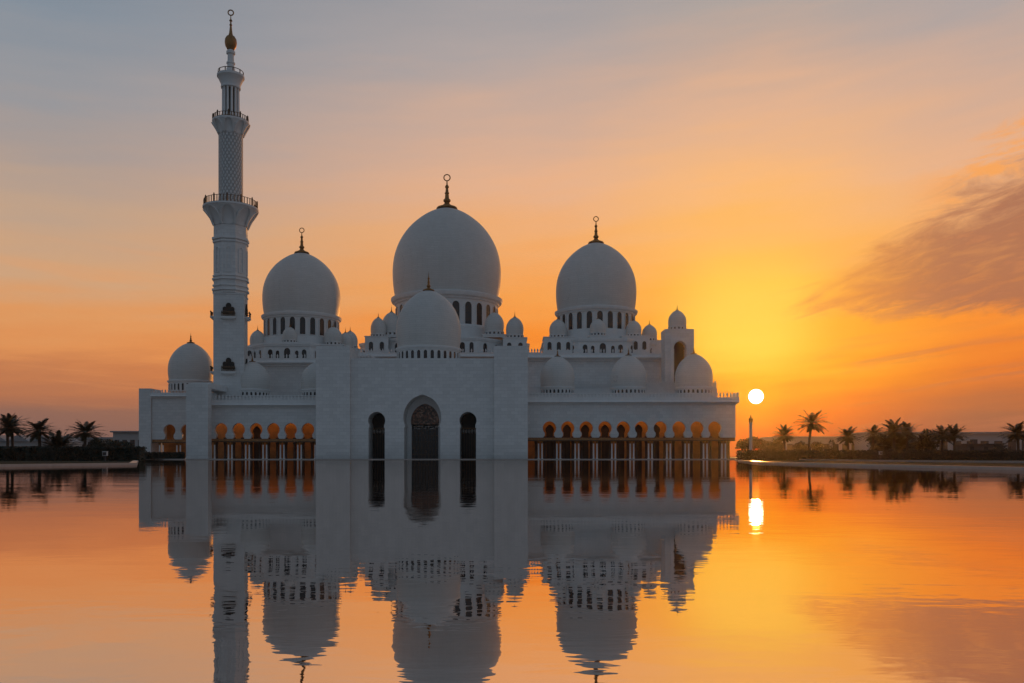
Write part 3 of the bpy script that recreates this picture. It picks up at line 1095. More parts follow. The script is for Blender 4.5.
FW = [(0, 1.75, 0.58), (0.42, 1.0, 0.44), (-0.42, 1.0, 0.44), (0.74, 1.35, 0.50), (-0.74, 1.35, 0.50)]
DW = [(-0.68, 1.35, 0.50), (-0.2, 1.2, 0.48), (0.25, 1.6, 0.55), (0.7, 1.3, 0.5)]

# hall under the dome toward the setting sun
hall(597, 255, 16.2, 526, 663, 357.6, 338.2, 1.7, FW, DW, mosque, 'square block under the dome closest to the sun', 235, 396)
dome(596, 305.6, 242.4, 40.1, 255, mosque, 338.5, nwin=24, wh=(0.30, 0.82), fin=215, label='great dome closest to the setting sun', drum_r=0.945, wfill=0.54)
# hall beside the minaret
hall(301, 250, 15.2, 246, 366, 362.6, 343.0, 1.6, FW, DW, mosque, 'square block under the dome beside the minaret', 231, 398)
dome(301.8, 311.4, 252.6, 38.0, 250, mosque, 344.5, nwin=24, wh=(0.30, 0.82), fin=226.5, label='great dome beside the minaret', drum_r=0.945, wfill=0.54)
# central hall
hall(447, 278, 26.3, 341, 537, 356.6, 337.0, 1.6, [(x, wd, 0.58) for x, wd in ((0, 2.2), (0.3, 1.5), (-0.3, 1.5), (0.6, 1.5), (-0.6, 1.5), (0.85, 1.2), (-0.85, 1.2))],
     [(-0.72, 1.7, 0.58), (-0.3, 1.7, 0.55), (0.12, 2.2, 0.6), (0.5, 1.4, 0.45), (0.8, 1.3, 0.45)], mosque, 'block under the central dome', 246, 400)
dome(447, 290.4, 207.8, 53.9, 276, mosque, 338, nwin=26, wh=(0.30, 0.77), fin=172.5, label='largest dome at the centre of the mosque', drum_r=0.935, wfill=0.56, nseg=96)
# ring base under the central drum
b = MB()
cxm = X(447, 276)
rm = 53.9 * S(276)
b.lathe(cxm, 276, [(rm * 1.05, Z(340, 260)), (rm * 1.05, Z(325.5, 260)), (rm * 1.02, Z(325, 260)), (rm * 0.99, Z(323.8, 260)), (rm * 0.9, Z(323.8, 260))], 96)
part(b, 'drum_base', M['plain'], mosque, (cxm, 276, Z(340, 276)))
for cpx, Yc, r, y0, y1 in ((596, 255, 40.1, 340, 329.5), (301.8, 250, 38, 346, 336)):
    b = MB()
    rr_ = r * S(Yc)
    b.lathe(X(cpx, Yc), Yc, [(rr_ * 1.10, Z(y0, Yc - 10)), (rr_ * 1.10, Z(y1 + 0.5, Yc - 10)), (rr_ * 1.05, Z(y1, Yc - 10)), (rr_ * 0.9, Z(y1, Yc - 10))], 64)
    part(b, 'drum_base', M['plain'], mosque, (X(cpx, Yc), Yc, Z(y0, Yc)))


def cupola(px, pyb, pyt, r, Y, block_to, bw=1.14, nw=0, nwin=14):
    """small corner dome on its own square turret"""
    sh = dome(px, pyb, pyt, r, Y, mosque, pyb + r * 0.42, nwin=nwin, wh=(0.15, 0.72), fin=pyt - r * 0.75, drum_r=0.93, nseg=28, ring=False, name='cupola', wfill=0.5)
    s = S(Y)
    b = MB()
    cx = X(px, Y)
    h = r * s * bw
    z1 = Z(pyb + r * 0.42, Y - 0.85 * r * s)
    z0 = Z(block_to, Y)
    b.box(cx - h, cx + h, Y - h, Y + h, z0, z1 - 0.25)
    b.box(cx - h - 0.2, cx + h + 0.2, Y - h - 0.2, Y + h + 0.2, z1 - 0.248, z1 - 0.002)
    tu = part(b, 'turret', M['plain'], sh, (cx, Y, z0))
    if nw:
        me = window_mesh(1.15 if nw > 2 else 1.3, (z1 - z0) * 0.50, 0.14, 0.14)
        for i in range(nw):
            link('turret_window', me, sh, (cx + 2 * h * ((i + 0.5) / nw - 0.5) * 0.94, Y - h + 0.02, z0 + (z1 - z0) * 0.17), 0)
    return sh


# cupolas: central hall
for px, yb, yt, r, Y, to, bw, nw in ((378.3, 333.4, 317.4, 7.6, 257, 355, 1.5, 2), (391.5, 331, 312.0, 9.8, 261, 338.5, 1.14, 0), (494.4, 330.4, 312.2, 9.8, 260, 338.5, 1.14, 0), (514.8, 334, 317.0, 8.9, 257, 355, 1.32, 2), (350.2, 345.0, 331.0, 7.4, 247, 358, 1.14, 0)):
    cupola(px, yb, yt, r, Y, to, bw, nw)
# cupolas: hall toward the sun
for px, yb, yt, r, Y, to, bw, nw in ((558.0, 334.0, 319.2, 8.7, 244.5, 354.5, 1.68, 3), (597.7, 332.0, 318.8, 8.0, 241.5, 340, 1.14, 0), (633.6, 333.2, 320.4, 7.8, 244.5, 354.5, 1.75, 3), (649.4, 337.4, 324.6, 7.6, 252, 354, 1.3, 1)):
    cupola(px, yb, yt, r, Y, to, bw, nw)
# cupolas: hall beside the minaret
for px, yb, yt, r, Y, to, bw, nw in ((257.7, 344.0, 330.2, 7.7, 242, 359.5, 1.35, 2), (289.8, 339.2, 327.0, 7.3, 237.5, 345, 1.14, 0), (333.2, 341.0, 326.8, 9.0, 240, 359.5, 1.4, 3), (345.5, 345.5, 332.5, 7.6, 245, 360, 1.14, 0)):
    cupola(px, yb, yt, r, Y, to, bw, nw)

# square gate tower near the end of the longer arcade
Y = 228
b = MB()
arch_o = keyhole(X(680, Y), Z(384, Y), Z(347.6, Y), 6.1 * S(Y), 5.7 * S(Y), 5.9 * S(Y), Z(350, Y), 20, 0.12)
zt = Z(329, Y)
b.plate([(X(665, Y), Z(396, Y)), (X(694, Y), Z(396, Y)), (X(694, Y), zt), (X(665, Y), zt)], [arch_o], Y, Y + 2.5)
b.box(X(665, Y) + 0.01, X(694, Y) - 0.01, Y + 2.5, Y + 6.2, Z(396, Y), zt - 0.01)
tower = part(b, 'gate_tower', M['marble'], mosque, (X(680, Y), Y, Z(396, Y)), 'square tower with a tall arch and a cupola at the sunny end')
b = MB()
fr = [(X(670.5, Y), Z(383, Y)), (X(690, Y), Z(383, Y)), (X(690, Y), Z(338, Y)), (X(670.5, Y), Z(338, Y))]
b.plate(fr, [lift(grow(arch_o, 0.3))], Y - 0.3, Y - 0.003)
part(b, 'tower_frame', M['plain'], tower)
b = MB()
b.plate(grow(arch_o, 0.1), [], Y + 2.3, Y + 2.48)
part(b, 'tower_arch_shade', M['dark'], tower)  # near-black sheet standing in for the shade deep in the arch
cupola(677.2, 325.6, 310.2, 9.0, 233, 331)

# ------------------------------------------------------------------ the minaret
MY = 218.0
MX = 230.8
ms = S(MY)
mx = X(MX, MY)
mz = lambda py, r=0.0: Z(py, MY - 0.7 * r * ms)     # row read at the near rim of radius r
minaret = thing('minaret', (mx, MY, PZ), 'very tall slender white minaret with railed balconies and a golden ball near its tip', 'minaret')
h = 14.5 * ms
b = MB()
b.box(mx - h, mx + h, MY - h, MY + h, PZ, mz(293, 20))
b.box(mx - h - 0.15, mx + h + 0.15, MY - h - 0.15, MY + h + 0.15, mz(294.2, 20), mz(292.6, 20))
base = part(b, 'square_shaft', M['marble'], minaret)


def oct_lathe(b, prof):
    k = 1 / math.cos(PI / 8)
    b.lathe(mx, MY, [(r * ms * k, mz(y, 18)) for r, y in prof], 8, PI / 8)


b = MB()
oct_lathe(b, [(15.4, 292.6), (15.4, 225), (15.4, 224)])
octs = part(b, 'octagonal_shaft', M['marble'], minaret, smooth=0)
for y0, y1, r in ((290.0, 288.0, 17.0), (285.5, 284.0, 16.5), (279.2, 277.4, 16.9), (275.8, 274.4, 16.4), (241.6, 240.0, 16.4), (238.6, 236.4, 17.0)):
    b = MB()
    oct_lathe(b, [(15.2, y0 + 0.1), (r, y0), (r, y1), (15.2, y1 - 0.1)])
    part(b, 'ring_moulding', M['plain'], octs, smooth=0)
half8 = 15.4 * ms * math.tan(PI / 8)
b = MB()
ap = 15.4 * ms
pane = pointed(0, 0, half8 * 0.62, (271.5 - 247.5) * ms)
b.plate(grow(pane, 0.22), [pane], -0.18, 0.1)
me_n = b.mesh('blind_arch', M['plain'], 30)
for k in range(8):
    a = k * PI / 4
    link('blind_arch', me_n, octs, (mx + ap * math.sin(a), MY - ap * math.cos(a), mz(271.5, 18)), a)


def flare(y_lo, y_hi, r_lo, r_hi, nm, n_arch, wd, ht):
    b = MB()
    pr = []
    for i in range(9):
        t = i / 8
        pr.append(((r_lo + (r_hi - r_lo) * t ** 1.7) * ms, mz(y_lo + (y_hi - y_lo) * t, r_lo + (r_hi - r_lo) * t ** 1.7)))
    pr += [(r_hi * 1.02 * ms, mz(y_hi - 0.4, r_hi)), (r_hi * 1.02 * ms, mz(y_hi - 2.0, r_hi)), (r_hi * 0.5 * ms, mz(y_hi - 2.0, r_hi))]
    b.lathe(mx, MY, pr, 48)
    o = part(b, nm, M['plain'], minaret)
    # scalloped arches carried up under the gallery
    r1 = (r_lo + 0.02 * (r_hi - r_lo)) * ms
    pane = pointed(0, 0, wd, ht)
    g = grow(pane, 0.5)
    Hc = mz(y_hi, r_hi) - mz(y_lo, r_lo)
    bb = MB()
    bb.plate(g, [pane], -0.30, 0.35)
    # bend the flat arch so that it follows the flare
    bb.v = [(x, (y * min(1, max(0.0, 0.15 + 1.6 * z / Hc)) if y < 0 else y), max(z, 0.0)) for x, y, z in bb.v]
    bb.v = [(x, y - (r_hi - r_lo) * ms * max(0, (z + 0.06 * Hc) / Hc) ** 1.7, z) for x, y, z in bb.v]
    me = bb.mesh('scallop', M['plain'], 30)
    for k in range(n_arch):
        a = k * 2 * PI / n_arch
        link('scallop', me, o, (mx + r1 * math.sin(a), MY - r1 * math.cos(a), mz(y_lo, r_lo) + 0.06 * Hc), a)
    return o


fl1 = flare(226, 205, 15.6, 26.2, 'gallery_corbel', 8, 2.9, 4.1)


def railing(y0, y1, r, n, nm='balcony_railing'):
    b = MB()
    for za, zb in ((mz(y0, r), mz(y0, r) + 0.14), (mz(y1 + 1.7, r), mz(y1 + 1.25, r))):
        b.lathe(mx, MY, [(r * ms - 0.05, za), (r * ms + 0.05, za), (r * ms + 0.05, zb), (r * ms - 0.05, zb), (r * ms - 0.05, za)], 40, cap=False)
    for k in range(n):
        a = 2 * PI * k / n
        c = (mx + r * ms * math.sin(a), MY - r * ms * math.cos(a))
        q = 0.10 if k % 4 else 0.19
        t = mz(y1 + 0.8, r) if k % 4 == 0 else mz(y1 + 1.4, r)
        b.box(c[0] - q, c[0] + q, c[1] - q, c[1] + q, mz(y0, r), t)
        if k % 4 == 0:
            b.lathe(c[0], c[1], [(0.05, t), (0.17, t + 0.12), (0.14, t + 0.28), (0, t + 0.42)], 8)
    return part(b, nm, M['bronze'], minaret)


railing(203.2, 195.0, 25.4, 48)
b = MB()
b.lathe(mx, MY, [(11.9 * ms, mz(204)), (11.9 * ms, mz(199)), (11.7 * ms, mz(198)), (11.7 * ms, mz(131))], 48)
part(b, 'round_shaft', M['lattice'], minaret, (mx, MY, mz(204)))
flare(133, 119.2, 11.8, 17.4, 'upper_corbel', 8, 1.8, 2.8)
railing(117.2, 111.4, 16.8, 36)
b = MB()
b.lathe(mx, MY, [(5.0 * ms, mz(118)), (5.0 * ms, mz(84))], 24)
core = part(b, 'lantern_core', M['dark'], minaret)
b = MB()
b.lathe(0, 0, [(0.42, 0), (0.42, 0.5), (0.30, 0.8), (0.27, (117.5 - 84.6) * ms - 0.8), (0.4, (117.5 - 84.6) * ms)], 12)
cme = b.mesh('lantern_column', M['plain'], 40)
for k in range(12):
    a = 2 * PI * (k + 0.5) / 12
    link('lantern_column', cme, core, (mx + 7.4 * ms * math.sin(a), MY - 7.4 * ms * math.cos(a), mz(117.5)), a)
b = MB()
b.lathe(mx, MY, [(r_ * ms, mz(y_, r_)) for r_, y_ in ((8.3, 86.5), (9.4, 86), (9.6, 84.6), (9.3, 84.2), (9.5, 82), (12.4, 74.6), (13.2, 73.8), (13.2, 71.6))] + [(4 * ms, mz(71.6, 13))], 40)
part(b, 'lantern_crown', M['plain'], minaret)
b = MB()
b.lathe(mx, MY, [(12.0 * ms - 0.06, mz(68.4, 12)), (12.0 * ms + 0.06, mz(68.4, 12)), (12.0 * ms + 0.06, mz(67.8, 12)), (12.0 * ms - 0.06, mz(67.8, 12)), (12.0 * ms - 0.06, mz(68.4, 12))], 40, cap=False)
for k in range(10):
    a = 2 * PI * (k + 0.5) / 10
    c = (mx + 12 * ms * math.sin(a), MY - 12 * ms * math.cos(a))
    b.box(c[0] - 0.12, c[0] + 0.12, c[1] - 0.12, c[1] + 0.12, mz(71.7, 13), mz(67.8, 12))
part(b, 'crown_railing', M['bronze'], minaret)
b = MB()
b.lathe(mx, MY, [(4.2 * ms, mz(74)), (4.2 * ms, mz(69)), (3.6 * ms, mz(68)), (3.4 * ms, mz(64.6)), (4.2 * ms, mz(64)), (4.2 * ms, mz(62.8)), (3.2 * ms, mz(62)), (3.0 * ms, mz(55)), (4.3 * ms, mz(54)), (4.3 * ms, mz(51.8)), (2.8 * ms, mz(50.6)), (2.2 * ms, mz(49.5))], 24)
part(b, 'top_shaft', M['plain'], minaret)
b = MB()
b.lathe(mx, MY, [(2.2 * ms, mz(50)), (3.6 * ms, mz(49.4)), (5.2 * ms, mz(46.5)), (5.9 * ms, mz(43.0)), (5.6 * ms, mz(39.6)), (4.2 * ms, mz(37.0)), (2.4 * ms, mz(35.6)), (1.7 * ms, mz(33.5)), (1.3 * ms, mz(30)), (0.9 * ms, mz(26)), (1.5 * ms, mz(25)), (0.8 * ms, mz(24)),
                 (0.7 * ms, mz(21.6)), (1.6 * ms, mz(21)), (1.2 * ms, mz(20)), (0.5 * ms, mz(19)), (0.4 * ms, mz(16))], 24)
b.torus((mx, MY, mz(12.7)), 2.6 * ms, 0.62 * ms, 24, 8)
part(b, 'finial', M['gold'], minaret)


def oriel(x, y, z, rot):
    """three lobed dark opening over a little railed balcony; local front is -y"""
    b = MB()
    b.cur = 1
    for cx, w_, h_ in ((0, 1.3, 2.9), (-0.95, 0.9, 1.9), (0.95, 0.9, 1.9)):
        b.plate(pointed(cx, 0.6, w_, h_), [], -0.35, 0.1)
    b.cur = 0
    b.box(-1.75, 1.75, -1.1, 0.1, -0.42, 0.0)
    b.box(-1.45, 1.45, -0.8, 0.1, -0.7, -0.42)
    b.cur = 2
    b.box(-1.65, 1.65, -1.05, -0.95, 0.85, 0.98)
    b.box(-1.65, -1.55, -0.95, 0.0, 0.85, 0.98)
    b.box(1.55, 1.65, -0.95, 0.0, 0.85, 0.98)
    for i in range(12):
        q = -1.6 + i * 3.2 / 11
        b.box(q - 0.06, q + 0.06, -1.04, -0.96, 0, 0.85)
    for i in range(9):
        q = -1.5 + i * 3.0 / 8
        b.lathe(q, -1.0, [(0, 0.9), (0.17, 1.05), (0.13, 1.25), (0, 1.45)], 6)
    o = link('balcony', oriel.mesh if hasattr(oriel, 'mesh') else b.mesh('balcony', [M['plain'], M['dark'], M['bronze']], 30), minaret, (x, y, z), rot)
    oriel.mesh = o.data
    return o


for py in (316.5, 371.5):
    oriel(mx, MY - h, mz(py, 23), 0)
    oriel(mx + h, MY, mz(py, 8), PI / 2)
    oriel(mx - h, MY, mz(py, 8), -PI / 2)


# the shaft is turned a little toward the pool
minaret.rotation_euler = (0, 0, R(10.5))

# ------------------------------------------------------------------ plants
def palm_meshes(seed, nf=34, L=3.0, droop=1.0, trunk_h=6.0, tr=0.22, skew=(0, 0)):
    r = random.Random(seed)
    c = MB()
    for i in range(nf):
        a = i * 2.39996 + r.uniform(-0.25, 0.25)
        up = math.asin(0.95 - 1.50 * (i / nf) ** 0.9) + r.uniform(-0.13, 0.13)
        ln = L * r.uniform(0.86, 1.06) * (0.78 + 0.24 * math.sin(PI * min(1, 0.12 + i / nf)))
        p = Vector((skew[0], skew[1], trunk_h))
        d_h = Vector((math.cos(a), math.sin(a), 0))
        pts, ang = [], up
        n = 15
        for k in range(n + 1):
            pts.append(p.copy())
            p = p + (d_h * math.cos(ang) + Vector((0, 0, math.sin(ang)))) * (ln / n)
            ang -= (0.018 + 0.066 * k / n) * droop * (0.75 if up > 0.9 else 1.0 if up > 0.0 else 0.55)
        side = d_h.cross(Vector((0, 0, 1))).normalized()
        # rachis
        for k in range(n):
            w0 = 0.045 * (1 - k / n) + 0.012
            q0, q1 = pts[k], pts[k + 1]
            c.add([q0 - side * w0, q0 + side * w0, q1 + side * w0 * 0.9, q1 - side * w0 * 0.9], [(0, 1, 2, 3)])
        for k in range(2, n + 1):
            for sub in (0.0, 0.5):
                if k == n and sub:
                    continue
                t = (k + sub) / n
                q = pts[k] if not sub else (pts[k] + pts[k + 1]) / 2
                tang = (pts[min(k + 1, n)] - pts[k - 1]).normalized()
                nrm = side.cross(tang).normalized()
                ll = 0.62 * L / 3 * math.sin(PI * min(1, 0.16 + 0.80 * t)) ** 0.7 * r.uniform(0.8, 1.15)
                for sg in (-1, 1):
                    dr = (side * sg * 0.85 + tang * 0.75 + nrm * r.uniform(-0.05, 0.3) * (1 if nrm.z > 0 else -1) + Vector((0, 0, -0.22))).normalized()
                    tip = q + dr * ll
                    wv = tang * 0.045
                    m_ = q + dr * ll * 0.5
                    c.add([q - wv, q + wv, m_ + wv * 1.3, tip, m_ - wv * 1.3], [(0, 1, 2, 3, 4)])
    crown = c.mesh('crown', M['leaf'], 0)
    t = MB()
    pts, rad = [], []
    n = 26
    for k in range(n + 1):
        q = k / n
        pts.append((skew[0] * q * q, skew[1] * q * q, -0.3 + (trunk_h + 0.45) * q))
        flare_ = 1 + 0.5 * math.exp(-q * 9) + 0.35 * math.exp(-((q - 0.97) / 0.06) ** 2)
        rad.append(tr * flare_ * (1.0 + (0.10 if k % 2 else -0.06)))
    t.tube(pts, rad, 10)
    # stubs of cut fronds under the crown
    for i in range(26):
        a = i * 2.4
        z = trunk_h * (0.80 + 0.18 * i / 26)
        q = z / trunk_h
        cx, cy = skew[0] * q * q, skew[1] * q * q
        dx, dy = math.cos(a), math.sin(a)
        t.add([(cx + dx * tr * 0.8 - dy * 0.09, cy + dy * tr * 0.8 + dx * 0.09, z), (cx + dx * tr * 0.8 + dy * 0.09, cy + dy * tr * 0.8 - dx * 0.09, z),
               (cx + dx * tr * 1.9 + dy * 0.05, cy + dy * tr * 1.9 - dx * 0.05, z + 0.42), (cx + dx * tr * 1.9 - dy * 0.05, cy + dy * tr * 1.9 + dx * 0.05, z + 0.42)], [(0, 1, 2, 3)])
    trunk = t.mesh('trunk', M['bark'], 40)
    return trunk, crown


PALM = [palm_meshes(1, 46, 3.3, 1.0, 5.2), palm_meshes(2, 42, 3.4, 0.9, 5.6, skew=(0.35, 0.1)), palm_meshes(3, 48, 3.2, 1.1, 4.6, skew=(-0.2, 0)), palm_meshes(4, 36, 3.6, 1.1, 6.2, 0.21, skew=(0.6, 0)), palm_meshes(5, 70, 3.1, 0.8, 1.0, 0.3)]
PALM_TOP = [max(v.co.z for v in pm[1].vertices) for pm in PALM]


def palm(px, top, Y, kind, label, rot=0.0, wide=1.0, group='date palms round the pool', floor=G):
    k = (Z(top, Y) - floor) / PALM_TOP[kind]
    o = thing('palm_tree', (X(px, Y), Y, floor), label, 'palm tree', group)
    o.rotation_euler = (0, 0, rot)
    o.scale = (k * wide, k * wide, k)
    for nm, me in zip(('trunk', 'crown'), PALM[kind]):
        c = bpy.data.objects.new(nm, me)
        COL.objects.link(c)
        c.parent = o
    return o


palm(7.6, 412.5, 165, 0, 'palm of the touching pair at the picture edge, the one with the slanting trunk', 0.4)
palm(12.8, 412.8, 170, 1, 'palm of the touching pair at the picture edge, the straighter one', 2.4)
palm(40, 417.2, 168, 2, 'stout date palm between the palm pair and a round bush', 1.2, 1.08)
palm(84.4, 419.2, 172, 2, 'spreading date palm standing between a round bush and the low white building', 3.6, 1.1)
palm(784.4, 423.6, 175, 0, 'small date palm behind the slim lamp pillar', 2.2)
palm(808.6, 408.0, 160, 3, 'tallest date palm, standing alone with an open crown near the sun', 0.2)
palm(848.3, 425.8, 180, 2, 'short date palm between the tallest palm and the dense clump', 0.7)
palm(872.8, 424.6, 176, 1, 'date palm at the sunward edge of the dense clump', 4.4)
palm(894.0, 417.6, 172, 0, 'bushy date palm rising highest out of the dense clump', 5.4, 1.15)
palm(907.5, 421.0, 178, 1, 'date palm behind the highest palm of the dense clump', 1.4, 1.1)
palm(941.8, 423.4, 174, 2, 'slimmer palm of the close pair beyond the dense clump', 2.9)
palm(954.4, 423.2, 170, 0, 'wider palm of the close pair beyond the dense clump', 0.9, 1.1)
palm(1018.5, 421.4, 168, 2, 'lone date palm cut by the picture edge beyond the dark shed', 5.0, 1.1)


def leafy(b, c, rx, ry, rz, n, size, r, flat_=False):
    """leaf faces spread through an uneven ellipsoid"""
    lob = [(Vector((r.uniform(-1, 1), r.uniform(-1, 1), r.uniform(-0.6, 1))).normalized(), r.uniform(0.1, 0.35)) for _ in range(9)]
    for _ in range(n):
        d = Vector((r.gauss(0, 1), r.gauss(0, 1), r.gauss(0, 1))).normalized()
        if d.z < -0.45:
            d.z *= 0.3
        k = 0.74 + sum(g * max(0, d.dot(l)) ** 6 for l, g in lob) + r.uniform(-0.03, 0.06)
        q = k * (r.random() ** 0.28)
        p = Vector((c[0] + d.x * rx * q, c[1] + d.y * ry * q, c[2] + d.z * rz * q))
        u = Vector((r.gauss(0, 1), r.gauss(0, 1), r.gauss(0, 1))).normalized()
        v = u.cross(Vector((r.gauss(0, 1), r.gauss(0, 1), r.gauss(0, 1)))).normalized()
        sz = size * r.uniform(0.6, 1.4)
        b.add([p - u * sz * 0.5, p + v * sz * 0.28, p + u * sz * 0.5, p - v * sz * 0.28], [(0, 1, 2, 3)])


def bush(px, top, half_px, Y, label, seed, cat='shrub', name='shrub', floor=G, spiky=False, n=1500):
    r = random.Random(seed)
    s = S(Y)
    ht = Z(top, Y) - floor
    o = thing(name, (X(px, Y), Y, floor), label, cat, 'shrubs behind the hedges')
    b = MB()
    wd = half_px * s
    q_ = 0.66 if spiky else 1.0
    leafy(b, (X(px, Y), Y, floor + ht * 0.52 * q_), wd * q_, wd * 0.8 * q_, ht * 0.56 * q_, int(n * q_), max(0.22, ht * 0.10), r)
    if spiky:
        for i in range(420):
            a, e = r.uniform(0, 2 * PI), math.asin(r.uniform(0.05, 1.0))
            d = Vector((math.cos(a) * math.cos(e), math.sin(a) * math.cos(e), math.sin(e)))
            l_ = r.uniform(0.75, 1.08)
            p0 = Vector((X(px, Y) + d.x * wd * 0.25, Y + d.y * wd * 0.25, floor + ht * 0.30 + d.z * 0.1 * ht))
            p1 = p0 + Vector((d.x * wd * 0.85, d.y * wd * 0.8, d.z * ht * 0.62 - 0.1 * ht * (1 - d.z))) * l_
            sd_ = d.cross(Vector((0, 0, 1))).normalized() * 0.06
            b.add([p0 - sd_, p0 + sd_, p1], [(0, 1, 2)])
    part(b, 'foliage', M['shrub'], o, smooth=0)
    b = MB()
    for i in range(4):
        a = i * 1.57 + 0.4
        b.tube([(X(px, Y), Y, floor - 0.2), (X(px, Y) + math.cos(a) * wd * 0.2, Y + math.sin(a) * wd * 0.2, floor + ht * 0.25), (X(px, Y) + math.cos(a) * wd * 0.45, Y + math.sin(a) * wd * 0.4, floor + ht * 0.6)], [0.10, 0.07, 0.03], 6)
    part(b, 'stem', M['bark'], o)
    return o


palm(58.5, 428.0, 170, 4, 'low bushy palm with no visible trunk between two trunked palms', 0.5, 0.95)
bush(97, 438.5, 9, 182, 'low dark bush beside the spreading palm', 12)
bush(111, 440.5, 10, 186, 'low dark bush in front of the flat roofed pale building', 13)
bush(126, 441.5, 10, 188, 'low dark bush close to the end wall of the mosque', 14)
palm(898, 427.0, 184, 4, 'low bushy palm filling the middle of the dense clump', 1.5, 1.05)
bush(908, 434.0, 9, 188, 'rounded bush under the back palm of the dense clump', 15)
bush(881, 436, 11, 184, 'bush filling the sunward side of the dense palm clump', 16)
bush(926.5, 431.5, 11, 180, 'rounded bush between the dense clump and the close palm pair', 17, n=1800)
bush(833, 442.5, 6, 190, 'little bush below the short palm', 18, n=600)
bush(1001, 444, 9, 186, 'low bush beside the dark shed', 19, n=800)


def tree(px, top, half_px, Y, label, seed):
    r = random.Random(seed)
    s = S(Y)
    ht = Z(top, Y) - G
    x = X(px, Y)
    o = thing('tree', (x, Y, G), label, 'tree', 'bushy trees behind the lamp pillar')
    b = MB()
    wd = half_px * s
    for i in range(5):
        ox, oy, oz = r.uniform(-0.5, 0.5) * wd, r.uniform(-0.5, 0.5) * wd, r.uniform(0.45, 0.72) * ht
        leafy(b, (x + ox, Y + oy, G + oz), wd * 0.62, wd * 0.6, ht * 0.32, 520, 0.55, r)
    part(b, 'crown', M['shrub'], o, smooth=0)
    b = MB()
    b.tube([(x, Y, 0), (x + 0.1, Y, ht * 0.3), (x + 0.25, Y, ht * 0.62)], [0.3, 0.22, 0.1], 8)
    for i in range(4):
        a = i * 1.6
        b.tube([(x + 0.1, Y, ht * 0.28), (x + math.cos(a) * wd * 0.3, Y + math.sin(a) * wd * 0.3, ht * 0.5), (x + math.cos(a) * wd * 0.5, Y + math.sin(a) * wd * 0.5, ht * 0.68)], [0.14, 0.1, 0.04], 6)
    part(b, 'trunk', M['bark'], o)
    return o


tree(745, 437.5, 10, 262, 'bushy tree right behind the slim lamp pillar', 21)
tree(760, 435.5, 10, 268, 'bushy tree between the lamp pillar and the small palm', 22)
tree(775, 438.5, 9, 258, 'bushy tree whose crown touches the small palm', 23)
tree(797, 440.5, 9, 270, 'bushy tree between the small palm and the tallest palm', 24)
tree(818, 441.5, 9, 275, 'bushy tree just beyond the tallest palm', 25)


def hedge(x0, x1, y0, y1, z0, z1, label, n, seed):
    r = random.Random(seed)
    b = MB()
    b.cur = 0
    seg = 40
    # uneven clipped body
    for i in range(seg):
        a0, a1 = x0 + (x1 - x0) * i / seg, x0 + (x1 - x0) * (i + 1) / seg
        b.box(a0, a1 - 0.003, y0 + 0.25 + r.uniform(-0.1, 0.1), y1 - 0.25, z0, z1 - 0.18 + r.uniform(-0.12, 0.06))
    for _ in range(n):
        f = r.random()
        if f < 0.03:
            p = Vector((rnd.choice((x0, x1)) + r.uniform(-0.25, 0.25), r.uniform(y0, y1), r.uniform(z0, z1)))
        elif f < 0.6:
            p = Vector((r.uniform(x0, x1), r.uniform(y0, y0 + 0.4), r.uniform(z0, z1)))
        else:
            p = Vector((r.uniform(x0, x1), r.uniform(y0, y1), z1 + r.uniform(-0.25, 0.12)))
        u = Vector((r.gauss(0, 1), r.gauss(0, 1), r.gauss(0, 1))).normalized()
        v = u.cross(Vector((r.gauss(0, 1), r.gauss(0, 1), r.gauss(0, 1)))).normalized()
        sz = r.uniform(0.2, 0.5)
        b.add([p - u * sz * 0.5, p + v * sz * 0.3, p + u * sz * 0.5, p - v * sz * 0.3], [(0, 1, 2, 3)])
    o = link('hedge', b.mesh('hedge', M['hedge'], 0, (x0, y0, z0)), None, (x0, y0, z0))
    tag(o, label, 'hedge')
    return o


hedge(X(-60, 130), X(139, 130), 130, 132.5, G - 0.1, Z(447.4, 130), 'long dark clipped hedge under the palms beyond the end wall of the mosque', 9000, 31)
hedge(X(741, 150), X(1100, 150), 150, 152.5, G - 0.1, Z(451.0, 150), 'long dark clipped hedge under the palms on the sunny shore', 12000, 32)

hedge(X(139.5, 203), X(186, 203), 201, 202.5, PZ - 0.1, Z(452.6, 201), 'short dark hedge along the foot of the end wall beside the pier', 1500, 33)

# ------------------------------------------------------------------ small things on the shore
def lamp_pillar():
    Y = 176
    x = X(750.8, Y)
    s = S(Y)
    o = thing('lamp_pillar', (x, Y, G), 'slim white lamp pillar standing just beyond the sunny end of the mosque', 'lamp post')
    z = lambda py: Z(py, Y)
    b = MB()
    b.box(x - 0.55, x + 0.55, Y - 0.55, Y + 0.55, G - 0.1, G + 0.5)
    part(b, 'plinth', M['lamp_stone'], o)
    b = MB()
    b.lathe(x, Y, [(0.40, G + 0.5), (0.33, G + 0.8), (0.29, z(424)), (0.38, z(423.4)), (0.38, z(422.6))], 16)
    part(b, 'shaft', M['lamp_stone'], o)
    b = MB()
    b.lathe(x, Y, [(0.34, z(422.6)), (0.40, z(421.8)), (0.40, z(419.6)), (0.48, z(419.2)), (0.30, z(418.2)), (0.12, z(417.4)), (0.08, z(416.2)), (0.16, z(415.8)), (0, z(414.6))], 16)
    part(b, 'lantern', M['gold'], o)


lamp_pillar()


